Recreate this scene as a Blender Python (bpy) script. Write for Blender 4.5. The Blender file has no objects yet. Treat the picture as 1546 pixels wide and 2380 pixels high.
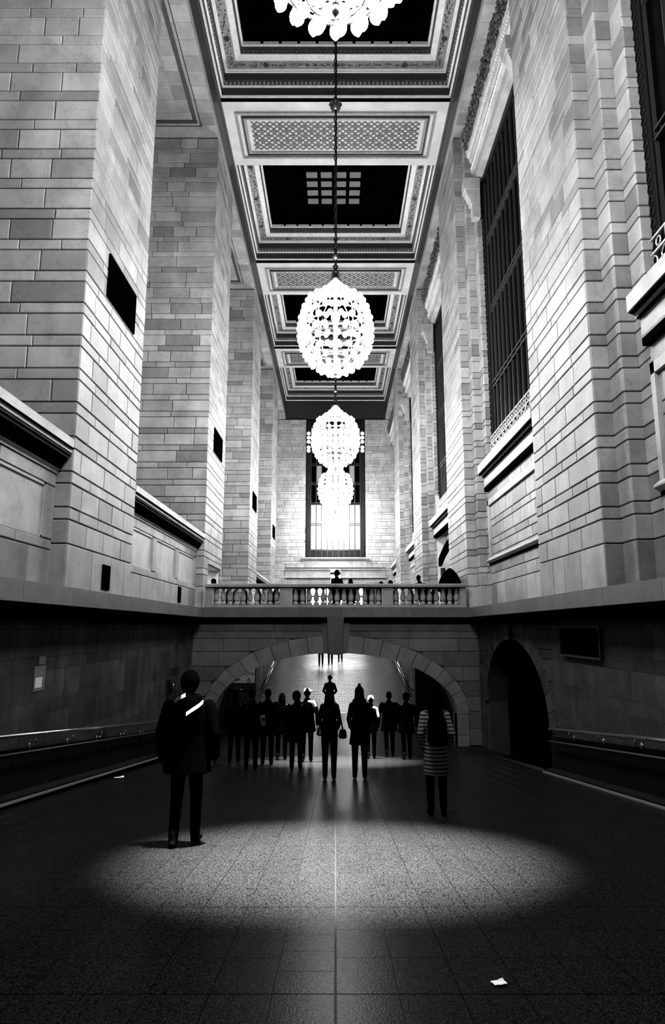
import bpy, math, random
from math import sin, cos, pi, radians, sqrt, atan2, tan
from mathutils import Vector, Matrix

random.seed(7)
scene = bpy.context.scene
COL = scene.collection

# ------------------------------------------------------------------ camera
FW, FH, FPX, PITCH = 1546, 2380, 1520.0, radians(10.1)
cam_d = bpy.data.cameras.new('camera')
cam_d.sensor_fit = 'VERTICAL'
cam_d.sensor_height = 36.0
cam_d.lens = 36.0 * FPX / FH
cam_d.shift_x = -7.0 / FH
cam_d.clip_end = 300
cam = bpy.data.objects.new('camera', cam_d)
COL.objects.link(cam)
cam.location = (0, 0, 0)
cam.rotation_euler = (pi / 2 + PITCH, 0, 0)
scene.camera = cam

# ------------------------------------------------------------------ world, light levels, exposure
world = bpy.data.worlds.new('world')
scene.world = world
world.use_nodes = True
world.node_tree.nodes['Background'].inputs[0].default_value = (0.0, 0.0, 0.0, 1)
world.node_tree.nodes['Background'].inputs[1].default_value = 0.0
BULB = 100.0            # strength of the chandelier bulbs
DOWN = 170000.0         # downlight in the foot of every chandelier
DOOR_GLOW = 14.0        # lit room behind the end doors
vs = scene.view_settings
scene.display_settings.display_device = 'sRGB'
vs.view_transform = 'Standard'
vs.look = 'None'
vs.gamma = 1.0
vs.use_curve_mapping = False
vs.exposure = 0.0
scene.cycles.max_bounces = 4
scene.cycles.diffuse_bounces = 1
scene.cycles.glossy_bounces = 3

# ------------------------------------------------------------------ dimensions (metres, camera at the origin)
XW = 4.2               # plane of the piers
PY0, PER, PW = 10.15, 10.65, 3.3
PIERS = [PY0 + PER * i for i in range(4)]
YEND = 53.0
ZC = 18.85             # underside of the ceiling beams
ZS = 17.4              # underside of the side lintels
CAMH, SLOPE = 1.27, 0.116
YB, ZLAND, YU, SLOPE2 = 19.4, -3.52, 28.6, 0.15
YBR, ZDECK = 20.8, 0.25


def fz(y):
    if y < YB:
        return -CAMH - SLOPE * y
    if y < YU:
        return ZLAND
    return ZLAND + SLOPE2 * (y - YU)


CP, SP = cos(PITCH), sin(PITCH)


def at(u, v, Y):
    """world point seen at a pixel of the photograph at distance Y along the hall"""
    b = (v - 1190) / FPX
    dy, dz = CP + b * SP, SP - b * CP
    return Vector(((u - 780) / FPX / dy * Y, Y, dz / dy * Y))


def proj(p):
    d = p[1] * CP + p[2] * SP
    if d < 0.05:
        return None
    return (780 + FPX * p[0] / d, 1190 - FPX * (-p[1] * SP + p[2] * CP) / d, d)


# ------------------------------------------------------------------ materials
MATS = {}


def new_mat(name):
    m = bpy.data.materials.new(name)
    m.use_nodes = True
    MATS[name] = m
    nt = m.node_tree
    return m, nt, nt.nodes['Principled BSDF']


def N(nt, kind, **kw):
    n = nt.nodes.new(kind)
    for k, v in kw.items():
        if k in n.inputs:
            n.inputs[k].default_value = v
        else:
            setattr(n, k, v)
    return n


def g4(v):
    return (v, v, v, 1)


def plain(name, v, rough=0.6, metal=0.0, spec=0.5, var=0.0, scale=6.0):
    m, nt, b = new_mat(name)
    b.inputs['Roughness'].default_value = rough
    b.inputs['Metallic'].default_value = metal
    b.inputs['Specular IOR Level'].default_value = spec
    if var:
        tc = N(nt, 'ShaderNodeTexCoord')
        nz = N(nt, 'ShaderNodeTexNoise', Scale=scale, Detail=5.0)
        r = N(nt, 'ShaderNodeMapRange')
        r.inputs['From Min'].default_value = 0.3
        r.inputs['From Max'].default_value = 0.7
        r.inputs['To Min'].default_value = v * (1 - var)
        r.inputs['To Max'].default_value = v * (1 + var)
        nt.links.new(tc.outputs['Object'], nz.inputs['Vector'])
        nt.links.new(nz.outputs['Fac'], r.inputs['Value'])
        nt.links.new(r.outputs['Result'], b.inputs['Base Color'])
    else:
        b.inputs['Base Color'].default_value = g4(v)
    return m


def emit(name, v, strength):
    m, nt, b = new_mat(name)
    b.inputs['Base Color'].default_value = g4(0.02)
    b.inputs['Emission Color'].default_value = g4(v)
    b.inputs['Emission Strength'].default_value = strength
    return m


def stone_mat(name, v, spread=0.48, rough=0.55, mott=0.22, spec=0.3, streak=0.12):
    """ashlar: every stone its own tone, veined mottling and soft vertical streaks"""
    m, nt, b = new_mat(name)
    L = nt.links.new
    b.inputs['Roughness'].default_value = rough
    b.inputs['Specular IOR Level'].default_value = spec
    oi = N(nt, 'ShaderNodeObjectInfo')
    ge = N(nt, 'ShaderNodeNewGeometry')
    s = N(nt, 'ShaderNodeMath', operation='ADD')
    L(oi.outputs['Random'], s.inputs[0])
    L(ge.outputs['Random Per Island'], s.inputs[1])
    f = N(nt, 'ShaderNodeMath', operation='FRACT')
    L(s.outputs[0], f.inputs[0])
    cr = N(nt, 'ShaderNodeValToRGB')
    e = cr.color_ramp.elements
    e[0].position, e[0].color = 0.0, g4(1 - spread)
    e[1].position, e[1].color = 1.0, g4(1 + spread * 0.42)
    k = e.new(0.18); k.color = g4(1 - spread * 0.4)
    k = e.new(0.6); k.color = g4(1.0)
    L(f.outputs[0], cr.inputs[0])
    # mottling in world space
    n1 = N(nt, 'ShaderNodeTexNoise', Scale=1.7, Detail=6.0, Roughness=0.62)
    L(ge.outputs['Position'], n1.inputs['Vector'])
    r1 = N(nt, 'ShaderNodeMapRange')
    for a, c in (('From Min', .25), ('From Max', .75), ('To Min', 1 - mott), ('To Max', 1 + mott)):
        r1.inputs[a].default_value = c
    L(n1.outputs['Fac'], r1.inputs['Value'])
    mp = N(nt, 'ShaderNodeMapping')
    mp.inputs['Scale'].default_value = (3.1, 3.1, 0.55)
    L(ge.outputs['Position'], mp.inputs['Vector'])
    n2 = N(nt, 'ShaderNodeTexNoise', Scale=1.0, Detail=4.0)
    L(mp.outputs['Vector'], n2.inputs['Vector'])
    r2 = N(nt, 'ShaderNodeMapRange')
    for a, c in (('From Min', .3), ('From Max', .7), ('To Min', 1 - streak), ('To Max', 1 + streak * 0.6)):
        r2.inputs[a].default_value = c
    L(n2.outputs['Fac'], r2.inputs['Value'])
    m1 = N(nt, 'ShaderNodeMath', operation='MULTIPLY')
    L(r1.outputs[0], m1.inputs[0]); L(r2.outputs[0], m1.inputs[1])
    # thin dark veins and cracks
    vn = N(nt, 'ShaderNodeTexNoise', Scale=0.9, Detail=8.0, Roughness=0.7)
    L(ge.outputs['Position'], vn.inputs['Vector'])
    va = N(nt, 'ShaderNodeMath', operation='SUBTRACT'); va.inputs[1].default_value = 0.5
    L(vn.outputs['Fac'], va.inputs[0])
    vb = N(nt, 'ShaderNodeMath', operation='ABSOLUTE'); L(va.outputs[0], vb.inputs[0])
    vr = N(nt, 'ShaderNodeMapRange')
    for a, c in (('From Min', 0.0), ('From Max', .012), ('To Min', .72), ('To Max', 1.0)):
        vr.inputs[a].default_value = c
    L(vb.outputs[0], vr.inputs['Value'])
    m2 = N(nt, 'ShaderNodeMath', operation='MULTIPLY')
    L(m1.outputs[0], m2.inputs[0]); L(vr.outputs[0], m2.inputs[1])
    n4 = N(nt, 'ShaderNodeTexNoise', Scale=0.42, Detail=5.0, Roughness=0.7)
    L(ge.outputs['Position'], n4.inputs['Vector'])
    r4 = N(nt, 'ShaderNodeMapRange')
    for a, c in (('From Min', .35), ('From Max', .55), ('To Min', .78), ('To Max', 1.05)):
        r4.inputs[a].default_value = c
    L(n4.outputs['Fac'], r4.inputs['Value'])
    m4 = N(nt, 'ShaderNodeMath', operation='MULTIPLY'); L(m2.outputs[0], m4.inputs[0]); L(r4.outputs[0], m4.inputs[1])
    m3 = N(nt, 'ShaderNodeMath', operation='MULTIPLY'); m3.inputs[1].default_value = v
    L(m4.outputs[0], m3.inputs[0])
    mx = N(nt, 'ShaderNodeVectorMath', operation='SCALE')
    L(cr.outputs['Color'], mx.inputs[0]); L(m3.outputs[0], mx.inputs['Scale'])
    L(mx.outputs[0], b.inputs['Base Color'])
    bp = N(nt, 'ShaderNodeBump', Strength=0.12, Distance=0.01)
    n3 = N(nt, 'ShaderNodeTexNoise', Scale=28.0, Detail=3.0)
    L(ge.outputs['Position'], n3.inputs['Vector'])
    L(n3.outputs['Fac'], bp.inputs['Height'])
    L(bp.outputs['Normal'], b.inputs['Normal'])
    return m


def floor_mat(name, v, rough=0.3, spec=0.5, speck=0.55, vary=.08):
    m, nt, b = new_mat(name)
    L = nt.links.new
    b.inputs['Specular IOR Level'].default_value = spec
    oi = N(nt, 'ShaderNodeObjectInfo')
    ge = N(nt, 'ShaderNodeNewGeometry')
    s = N(nt, 'ShaderNodeMath', operation='ADD')
    L(oi.outputs['Random'], s.inputs[0]); L(ge.outputs['Random Per Island'], s.inputs[1])
    f = N(nt, 'ShaderNodeMath', operation='FRACT'); L(s.outputs[0], f.inputs[0])
    rr = N(nt, 'ShaderNodeMapRange')
    rr.inputs['To Min'].default_value = 1 - vary; rr.inputs['To Max'].default_value = 1 + vary
    L(f.outputs[0], rr.inputs['Value'])
    n1 = N(nt, 'ShaderNodeTexNoise', Scale=90.0, Detail=2.0)
    L(ge.outputs['Position'], n1.inputs['Vector'])
    r1 = N(nt, 'ShaderNodeMapRange')
    for a, c in (('From Min', .4), ('From Max', .6), ('To Min', 1 - speck), ('To Max', 1 + speck)):
        r1.inputs[a].default_value = c
    L(n1.outputs['Fac'], r1.inputs['Value'])
    m1 = N(nt, 'ShaderNodeMath', operation='MULTIPLY'); L(rr.outputs[0], m1.inputs[0]); L(r1.outputs[0], m1.inputs[1])
    m2 = N(nt, 'ShaderNodeMath', operation='MULTIPLY'); m2.inputs[1].default_value = v; L(m1.outputs[0], m2.inputs[0])
    L(m2.outputs[0], b.inputs['Base Color'])
    n2 = N(nt, 'ShaderNodeTexNoise', Scale=2.2, Detail=4.0)
    L(ge.outputs['Position'], n2.inputs['Vector'])
    r2 = N(nt, 'ShaderNodeMapRange')
    for a, c in (('From Min', .3), ('From Max', .7), ('To Min', rough * .94), ('To Max', rough * 1.06)):
        r2.inputs[a].default_value = c
    L(n2.outputs['Fac'], r2.inputs['Value'])
    L(r2.outputs[0], b.inputs['Roughness'])
    bp = N(nt, 'ShaderNodeBump', Strength=0.25, Distance=0.004)
    L(n1.outputs['Fac'], bp.inputs['Height']); L(bp.outputs['Normal'], b.inputs['Normal'])
    return m


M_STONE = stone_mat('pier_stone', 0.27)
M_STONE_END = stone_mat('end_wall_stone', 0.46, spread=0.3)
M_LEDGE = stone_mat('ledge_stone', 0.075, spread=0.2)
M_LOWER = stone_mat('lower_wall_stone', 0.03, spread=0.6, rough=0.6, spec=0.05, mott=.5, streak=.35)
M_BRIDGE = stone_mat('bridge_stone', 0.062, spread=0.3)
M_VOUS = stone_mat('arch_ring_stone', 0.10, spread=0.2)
M_BALU = stone_mat('balustrade_stone', 0.2, spread=0.15)
M_TRIM = stone_mat('moulding_stone', 0.38, spread=0.12)
M_JOINT = plain('mortar', 0.006, 0.9)
M_DARKTRIM = plain('dark_moulding', 0.0015, 0.8, spec=0.0, var=0.3)  # near-black trim; some strips paint the shade under projecting mouldings
M_WAINSCOT = stone_mat('dark_marble', 0.004, spread=0.3, rough=0.6, spec=0.02)
M_FLOOR = floor_mat('terrazzo', 0.006, 0.24, spec=0.004, speck=.9)
M_FLOOR2 = floor_mat('ramp_paver', 0.006, 0.36, spec=0.08, speck=0.3, vary=.4)
M_GROUT = plain('grout', 0.002, 0.8, spec=0.2)
M_PLASTER = plain('painted_plaster', 0.5, 0.6, var=0.18, scale=1.2)
M_CREAM = plain('pale_gilding', 0.6, 0.45, var=0.12)
M_ORN = plain('ornament_plaster', 0.2, 0.55, var=0.3, scale=9)
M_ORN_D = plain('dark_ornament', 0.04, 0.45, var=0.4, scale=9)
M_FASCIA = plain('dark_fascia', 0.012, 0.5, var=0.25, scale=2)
M_LATT = plain('lattice_bronze', 0.1, 0.5, var=0.2)
M_BLACK = plain('black_panel', 0.0006, 0.9, spec=0.0)
M_IRON = plain('black_iron', 0.002, 0.6, 0.0, spec=0.15)
M_STEEL = plain('window_steel', 0.022, 0.5, 0.0, spec=0.2)
M_GRILLE = plain('gilt_grille', 0.5, 0.4, 0.3)
M_GLASS = plain('dark_glass', 0.0005, 0.22, spec=0.025)
M_BRASS = plain('dark_brass', 0.16, 0.28, 1.0)
M_BRASS_D = plain('chain_bronze', 0.02, 0.35, 0.9)
M_RAIL = plain('polished_rail', 0.75, 0.16, 1.0)
M_STRIP = plain('kerb_strip', 0.16, 0.4, spec=0.3)
M_BULB = emit('lit_bulb', 1.0, BULB)
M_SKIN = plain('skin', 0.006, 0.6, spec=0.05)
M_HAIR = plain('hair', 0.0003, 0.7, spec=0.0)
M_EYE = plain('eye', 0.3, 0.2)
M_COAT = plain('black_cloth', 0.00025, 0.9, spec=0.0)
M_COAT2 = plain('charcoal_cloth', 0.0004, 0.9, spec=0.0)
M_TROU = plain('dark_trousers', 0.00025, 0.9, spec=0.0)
M_SHOE = plain('dark_leather', 0.0004, 0.6, spec=0.02)
M_WHITE = plain('white_cloth', 0.7, 0.8)
M_PALE = plain('pale_cloth', 0.45, 0.8)
M_PAPER = plain('paper', 0.85, 0.8)
M_SIGN = plain('sign_board', 0.5, 0.5)
M_NOTICE = plain('notice_paper', 0.09, 0.7, spec=0.1)


def striped(name, a, b_, freq):
    m, nt, b = new_mat(name)
    tc = N(nt, 'ShaderNodeTexCoord')
    sx = N(nt, 'ShaderNodeSeparateXYZ')
    nt.links.new(tc.outputs['Object'], sx.inputs[0])
    mu = N(nt, 'ShaderNodeMath', operation='MULTIPLY'); mu.inputs[1].default_value = freq
    nt.links.new(sx.outputs['Z'], mu.inputs[0])
    fr = N(nt, 'ShaderNodeMath', operation='FRACT'); nt.links.new(mu.outputs[0], fr.inputs[0])
    gt = N(nt, 'ShaderNodeMath', operation='GREATER_THAN'); gt.inputs[1].default_value = 0.5
    nt.links.new(fr.outputs[0], gt.inputs[0])
    r = N(nt, 'ShaderNodeMapRange'); r.inputs['To Min'].default_value = a; r.inputs['To Max'].default_value = b_
    nt.links.new(gt.outputs[0], r.inputs['Value'])
    nt.links.new(r.outputs[0], b.inputs['Base Color'])
    b.inputs['Roughness'].default_value = 0.85
    return m


M_STRIPE = striped('striped_knit', 0.0005, 0.14, 22.0)

# ------------------------------------------------------------------ mesh helpers


class MB:
    def __init__(self):
        self.v, self.f = [], []

    def add(self, vs_, fs):
        o = len(self.v)
        self.v += [tuple(p) for p in vs_]
        self.f += [tuple(i + o for i in q) for q in fs]
        return self

    def box(self, x0, x1, y0, y1, z0, z1):
        if x0 > x1: x0, x1 = x1, x0
        if y0 > y1: y0, y1 = y1, y0
        if z0 > z1: z0, z1 = z1, z0
        return self.add([(x0, y0, z0), (x1, y0, z0), (x1, y1, z0), (x0, y1, z0), (x0, y0, z1), (x1, y0, z1), (x1, y1, z1), (x0, y1, z1)],
                        [(0, 3, 2, 1), (4, 5, 6, 7), (0, 1, 5, 4), (1, 2, 6, 5), (2, 3, 7, 6), (3, 0, 4, 7)])

    def quad(self, a, b, c, d):
        return self.add([a, b, c, d], [(0, 1, 2, 3)])

    def hexa(self, p):
        return self.add(p, [(0, 3, 2, 1), (4, 5, 6, 7), (0, 1, 5, 4), (1, 2, 6, 5), (2, 3, 7, 6), (3, 0, 4, 7)])

    def cap(self, a, b, ra, rb, seg=10, rings=3):
        """tapered capsule"""
        a, b = Vector(a), Vector(b)
        d = b - a
        if d.length < 1e-6:
            d = Vector((0, 0, 1e-4))
        w = d.normalized()
        t = Vector((1, 0, 0)) if abs(w.x) < 0.8 else Vector((0, 1, 0))
        s = w.cross(t).normalized()
        t = w.cross(s)
        vs_, fs = [], []
        prof = [(-ra * cos(pi / 2 * k / rings), ra * sin(pi / 2 * k / rings), 0) for k in range(1, rings + 1)]
        prof += [(rb * cos(pi / 2 * k / rings), rb * sin(pi / 2 * k / rings), 1) for k in range(rings, 0, -1)]
        vs_.append(a - w * ra)
        for (h, r, e) in prof:
            c = (b if e else a) + w * h
            for j in range(seg):
                an = 2 * pi * j / seg
                vs_.append(c + s * (r * cos(an)) + t * (r * sin(an)))
        vs_.append(b + w * rb)
        n = len(prof)
        for j in range(seg):
            fs.append((0, 1 + (j + 1) % seg, 1 + j))
            for k in range(n - 1):
                p, q = 1 + k * seg, 1 + (k + 1) * seg
                fs.append((p + j, p + (j + 1) % seg, q + (j + 1) % seg, q + j))
            p = 1 + (n - 1) * seg
            fs.append((p + j, p + (j + 1) % seg, len(vs_) - 1))
        return self.add(vs_, fs)

    def chain_caps(self, pts, rad, seg=10):
        for i in range(len(pts) - 1):
            self.cap(pts[i], pts[i + 1], rad[i], rad[i + 1], seg)
        return self

    def ell(self, c, r, seg=12, rings=8, rot=None):
        vs_, fs = [], []
        c = Vector(c)
        for k in range(rings + 1):
            ph = pi * k / rings
            for j in range(seg):
                an = 2 * pi * j / seg
                p = Vector((r[0] * sin(ph) * cos(an), r[1] * sin(ph) * sin(an), r[2] * cos(ph)))
                if rot: p = rot @ p
                vs_.append(c + p)
        for k in range(rings):
            for j in range(seg):
                p, q = k * seg, (k + 1) * seg
                fs.append((p + j, q + j, q + (j + 1) % seg, p + (j + 1) % seg))
        return self.add(vs_, fs)

    def lathe(self, prof, seg=16, c=(0, 0, 0), closed=True):
        vs_, fs = [], []
        for (r, z) in prof:
            for j in range(seg):
                an = 2 * pi * j / seg
                vs_.append((c[0] + r * cos(an), c[1] + r * sin(an), c[2] + z))
        n = len(prof)
        for k in range(n - 1):
            for j in range(seg):
                p, q = k * seg, (k + 1) * seg
                fs.append((p + j, p + (j + 1) % seg, q + (j + 1) % seg, q + j))
        if closed:
            fs.append(tuple(reversed(range(seg))))
            fs.append(tuple((n - 1) * seg + j for j in range(seg)))
        return self.add(vs_, fs)

    def loft(self, rings, seg=20):
        """closed loft of ellipses (z, rx, ry, cx, cy)"""
        vs_, fs = [], []
        for (z, rx, ry, cx, cy) in rings:
            for j in range(seg):
                an = 2 * pi * j / seg
                vs_.append((cx + rx * cos(an), cy + ry * sin(an), z))
        n = len(rings)
        for k in range(n - 1):
            for j in range(seg):
                p, q = k * seg, (k + 1) * seg
                fs.append((p + j, p + (j + 1) % seg, q + (j + 1) % seg, q + j))
        fs.append(tuple(reversed(range(seg))))
        fs.append(tuple((n - 1) * seg + j for j in range(seg)))
        return self.add(vs_, fs)

    def torus(self, c, R, r, seg=24, ms=6, M=None, sx=1.0, sy=1.0):
        vs_, fs = [], []
        c = Vector(c)
        for i in range(seg):
            a = 2 * pi * i / seg
            for j in range(ms):
                b = 2 * pi * j / ms
                p = Vector(((R * sx + r * cos(b)) * cos(a), (R * sy + r * cos(b)) * sin(a), r * sin(b)))
                if M: p = M @ p
                vs_.append(c + p)
        for i in range(seg):
            for j in range(ms):
                p, q = i * ms, ((i + 1) % seg) * ms
                fs.append((p + j, q + j, q + (j + 1) % ms, p + (j + 1) % ms))
        return self.add(vs_, fs)

    def tube(self, pts, r, seg=6):
        pts = [Vector(p) for p in pts]
        vs_, fs = [], []
        n = len(pts)
        for i, p in enumerate(pts):
            w = (pts[min(i + 1, n - 1)] - pts[max(i - 1, 0)]).normalized()
            t = Vector((0, 0, 1)) if abs(w.z) < 0.9 else Vector((1, 0, 0))
            s = w.cross(t).normalized(); t = s.cross(w)
            for j in range(seg):
                an = 2 * pi * j / seg
                vs_.append(p + s * r * cos(an) + t * r * sin(an))
        for i in range(n - 1):
            for j in range(seg):
                a, b = i * seg, (i + 1) * seg
                fs.append((a + j, a + (j + 1) % seg, b + (j + 1) % seg, b + j))
        fs.append(tuple(reversed(range(seg))))
        fs.append(tuple((n - 1) * seg + j for j in range(seg)))
        return self.add(vs_, fs)

    def prism(self, poly, axis, a, b):
        """extrude a 2D polygon; axis 'y': poly in (x,z); axis 'x': poly in (y,z)"""
        n = len(poly)
        if axis == 'y':
            vs_ = [(p[0], a, p[1]) for p in poly] + [(p[0], b, p[1]) for p in poly]
        else:
            vs_ = [(a, p[0], p[1]) for p in poly] + [(b, p[0], p[1]) for p in poly]
        fs = [tuple(range(n)), tuple(reversed(range(n, 2 * n)))]
        fs += [((i + 1) % n, i, n + i, n + (i + 1) % n) for i in range(n)]
        return self.add(vs_, fs)

    def mesh(self, name, mat, smooth=False):
        me = bpy.data.meshes.new(name)
        me.from_pydata(self.v, [], self.f)
        if smooth:
            for p in me.polygons: p.use_smooth = True
        if mat: me.materials.append(mat)
        return me

    def build(self, name, mat, parent=None, smooth=False, kind=None, label=None):
        """links as one mesh object; vertices are given in world space"""
        o = bpy.data.objects.new(name, self.mesh(name, mat, smooth))
        COL.objects.link(o)
        if parent:
            o.parent = parent
            w = root_loc(parent)
            o.location = -w
        if kind: o['kind'] = kind
        if label: o['label'] = label
        return o


def root_loc(o):
    w = Vector(o.location)
    while o.parent:
        o = o.parent
        w = w + Vector(o.location)
    return w


def empty(name, loc=(0, 0, 0), rz=0.0, label=None, cat=None, group=None, kind=None, parent=None):
    o = bpy.data.objects.new(name, None)
    COL.objects.link(o)
    o.empty_display_size = 0.2
    o.location = loc
    o.rotation_euler = (0, 0, rz)
    if parent: o.parent = parent
    tag(o, label, cat, group, kind)
    return o


def tag(o, label=None, cat=None, group=None, kind=None):
    if label: o['label'] = label
    if cat: o['category'] = cat
    if group: o['group'] = group
    if kind: o['kind'] = kind
    return o


def link(name, me, parent, loc, M=None, kind=None):
    o = bpy.data.objects.new(name, me)
    COL.objects.link(o)
    w = root_loc(parent) if parent else Vector((0, 0, 0))
    if M is not None:
        o.matrix_local = Matrix.Translation(Vector(loc) - w) @ M.to_4x4()
    else:
        o.location = Vector(loc) - w
    o.parent = parent
    if kind: o['kind'] = kind
    return o


# ------------------------------------------------------------------ masonry
STONE_MESH = {}
GAP, CH, TH = 0.009, 0.011, 0.05


def stone_geo(w, h, t=TH, ch=CH):
    a, b = w / 2, h / 2
    vs_ = []
    for (p, q, z) in ((a, b, -t), (a, b, -ch), (a - ch, b - ch, 0)):
        vs_ += [(-p, -q, z), (p, -q, z), (p, q, z), (-p, q, z)]
    fs = [(8, 9, 10, 11)]
    for k in (0, 4):
        for i in range(4):
            j = (i + 1) % 4
            fs.append((k + i, k + j, k + 4 + j, k + 4 + i))
    return vs_, fs


class Masonry:
    """collects the stones of one thing; the 300 largest in the picture become parts, the rest one joined part"""

    def __init__(self, parent, mat, name='stone', limit=300, gap=GAP, ch=CH):
        self.parent, self.mat, self.name, self.limit, self.gap, self.ch = parent, mat, name, limit, gap, ch
        self.rects, self.polys = [], []

    def rect(self, c, M, w, h):
        n = M.col[2]
        c = Vector(c)
        p = proj(c)
        size = 0.0
        if p and -150 < p[0] < FW + 150 and -150 < p[1] < FH + 150 and n.dot(c) < 0:
            size = w * h / (p[2] ** 2) * max(0.05, -n.dot(c.normalized()))
        self.rects.append((size, c, M, w, h))

    def finish(self, piece=None):
        self.rects.sort(key=lambda r: -r[0])
        rest = MB()
        nm = piece or self.name
        for i, (size, c, M, w, h) in enumerate(self.rects):
            w2, h2 = w - 2 * self.gap, h - 2 * self.gap
            if w2 < 0.03 or h2 < 0.03: continue
            c2 = c + M.col[2] * random.uniform(-0.002, 0.004)
            if i < self.limit and size * FPX * FPX > 30:
                key = (round(w2, 2), round(h2, 3), self.mat.name)
                if key not in STONE_MESH:
                    v_, f_ = stone_geo(key[0], key[1], TH, self.ch)
                    b = MB(); b.add(v_, f_)
                    STONE_MESH[key] = b.mesh(nm, self.mat)
                link(nm, STONE_MESH[key], self.parent, c2, M)
            else:
                v_, f_ = stone_geo(w2, h2, TH, self.ch)
                rest.add([c2 + M @ Vector(p) for p in v_], f_)
        if rest.v:
            rest.build(nm + 'work', self.mat, self.parent, kind='stuff')


def basis(u, n):
    u, n = Vector((u[0], u[1], 0)), Vector((n[0], n[1], 0))
    v = n.cross(u)
    M = Matrix((u, v, n)).transposed()
    return M


def subtract(r, hole):
    a0, b0, a1, b1 = r
    h0, k0, h1, k1 = hole
    if h0 >= a1 or h1 <= a0 or k0 >= b1 or k1 <= b0:
        return [r]
    out = []
    if a0 < h0: out.append((a0, b0, h0, b1))
    if h1 < a1: out.append((h1, b0, a1, b1))
    m0, m1 = max(a0, h0), min(a1, h1)
    if b0 < k0: out.append((m0, b0, m1, k0))
    if k1 < b1: out.append((m0, k1, m1, b1))
    return out


def ashlar_courses(z0, z1, base=True):
    out, z = [], z0
    if base:
        out.append((z0, 1.31, 'b')); z = 1.31
    k = 0
    while z < z1 - 0.06:
        h = 0.385 if k % 2 == 0 else 0.195
        out.append((z, min(z + h, z1), 't' if k % 2 == 0 else 's'))
        z += h; k += 1
    return out


def grid_from(z0, z1):
    """the part of the hall's common course grid between two heights"""
    out = []
    for (a, b, k) in ashlar_courses(0.62, 18.9):
        a2, b2 = max(a, z0), min(b, z1)
        if b2 - a2 > 0.05: out.append((a2, b2, k))
    return out


def face(S, o, u, n, W, courses, holes=(), wl=(0.6, 1.25), seed=0):
    """rows of stones on a vertical face: o = (x, y) of the left end, u along, n out of the face"""
    rnd = random.Random(seed)
    M = basis(u, n)
    flip = M.col[1].z < 0
    if flip:
        u2 = (-u[0], -u[1]); o = (o[0] + u[0] * W, o[1] + u[1] * W); u = u2
        M = basis(u, n)
        holes = [(W - h[2], h[1], W - h[0], h[3]) for h in holes]
    for (z0, z1, k) in courses:
        x = 0.0
        lo, hi = wl
        first = True
        while x < W - 1e-4:
            w = rnd.uniform(lo, hi)
            if first: w *= rnd.uniform(0.5, 1.0); first = False
            if W - x - w < lo * 0.6: w = W - x
            pieces = [(x, z0, x + w, z1)]
            for h in holes:
                pieces = [q for p in pieces for q in subtract(p, h)]
            for (a, b, c, d) in pieces:
                if c - a > 0.05 and d - b > 0.05:
                    cx = (a + c) / 2
                    S.rect((o[0] + u[0] * cx, o[1] + u[1] * cx, (b + d) / 2), M, c - a, d - b)
            x += w


# ================================================================== THE SETTING
XO = 7.2               # back of the side recesses

# ---- floor: ramp down, landing, ramp up
floor = empty('floor', (0, 8, -2.2), kind='structure', label='long dark speckled stone ramp running down the hall to a landing and up again')
core = MB()
core.quad((-4.6, -8, fz(-8) - .012), (4.6, -8, fz(-8) - .012), (4.6, YB, fz(YB) - .012), (-4.6, YB, fz(YB) - .012))
core.quad((-4.9, YB, ZLAND - .012), (4.9, YB, ZLAND - .012), (4.9, YU, ZLAND - .012), (-4.9, YU, ZLAND - .012))
core.quad((-3.5, YU, ZLAND - .012), (3.5, YU, ZLAND - .012), (3.5, 53.8, fz(53.8) - .012), (-3.5, 53.8, fz(53.8) - .012))
core.build('bed', M_GROUT, floor)
TILE = {}


def tile_mesh(w, l, mat):
    key = (round(w, 3), round(l, 3), mat.name)
    if key not in TILE:
        b = MB(); v_, f_ = stone_geo(w, l, 0.03, 0.0006); b.add(v_, f_)
        TILE[key] = b.mesh('tile', mat)
    return TILE[key]


tw, band = 0.29, 1.373
cands = []
ang = math.atan(SLOPE)
Mr = Matrix.Rotation(-ang, 3, 'X')
yb0 = 4.73 - band * 2
for bi in range(-1, 14):
    ya = yb0 + bi * band
    nrow = 3 if bi % 3 else 2
    for c in range(-15, 15):
        nr = 5 if (c == -1 and bi in (1, 4)) else nrow
        for r in range(nr):
            y0, y1 = ya + band * r / nr, ya + band * (r + 1) / nr
            if y0 > YB: continue
            y1 = min(y1, YB)
            g = 0.002
            g0 = 0.006 if r == 0 else g
            gl = 0.0055 if c == 0 else g
            gr = 0.0055 if c == -1 else g
            x0, x1 = c * tw + gl, (c + 1) * tw - gr
            ym = (y0 + g0 + y1 - g) / 2
            cands.append((ym + abs(x0 + x1) * 0.35, (x0 + x1) / 2, ym, x1 - x0, (y1 - y0 - g - g0) / cos(ang), Mr, M_FLOOR))
cands = [c for c in cands if c[2] > 2.2]
cands.sort(key=lambda c: c[0])
rest = MB()
for i, (k, x, y, w, l, M_, mt) in enumerate(cands):
    p = Vector((x, y, fz(y)))
    if i < 300:
        link('tile', tile_mesh(w, l, mt), floor, p, M_)
    else:
        v_, f_ = stone_geo(w, l, 0.03, 0.0006)
        rest.add([p + M_ @ Vector(q) for q in v_], f_)
rest.build('small_tiles', M_FLOOR, floor, kind='stuff')
rest = MB()
for r in range(20):
    for c in range(-16, 16):
        y = YB + 0.23 + r * 0.46; x = (c + .5) * .3
        v_, f_ = stone_geo(.297, .457, .03, .0006)
        rest.add([Vector((x, y, ZLAND)) + Vector(q) for q in v_], f_)
rest.build('landing_tiles', M_FLOOR, floor, kind='stuff')
rest = MB()
Mu = Matrix.Rotation(math.atan(SLOPE2), 3, 'X')
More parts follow.
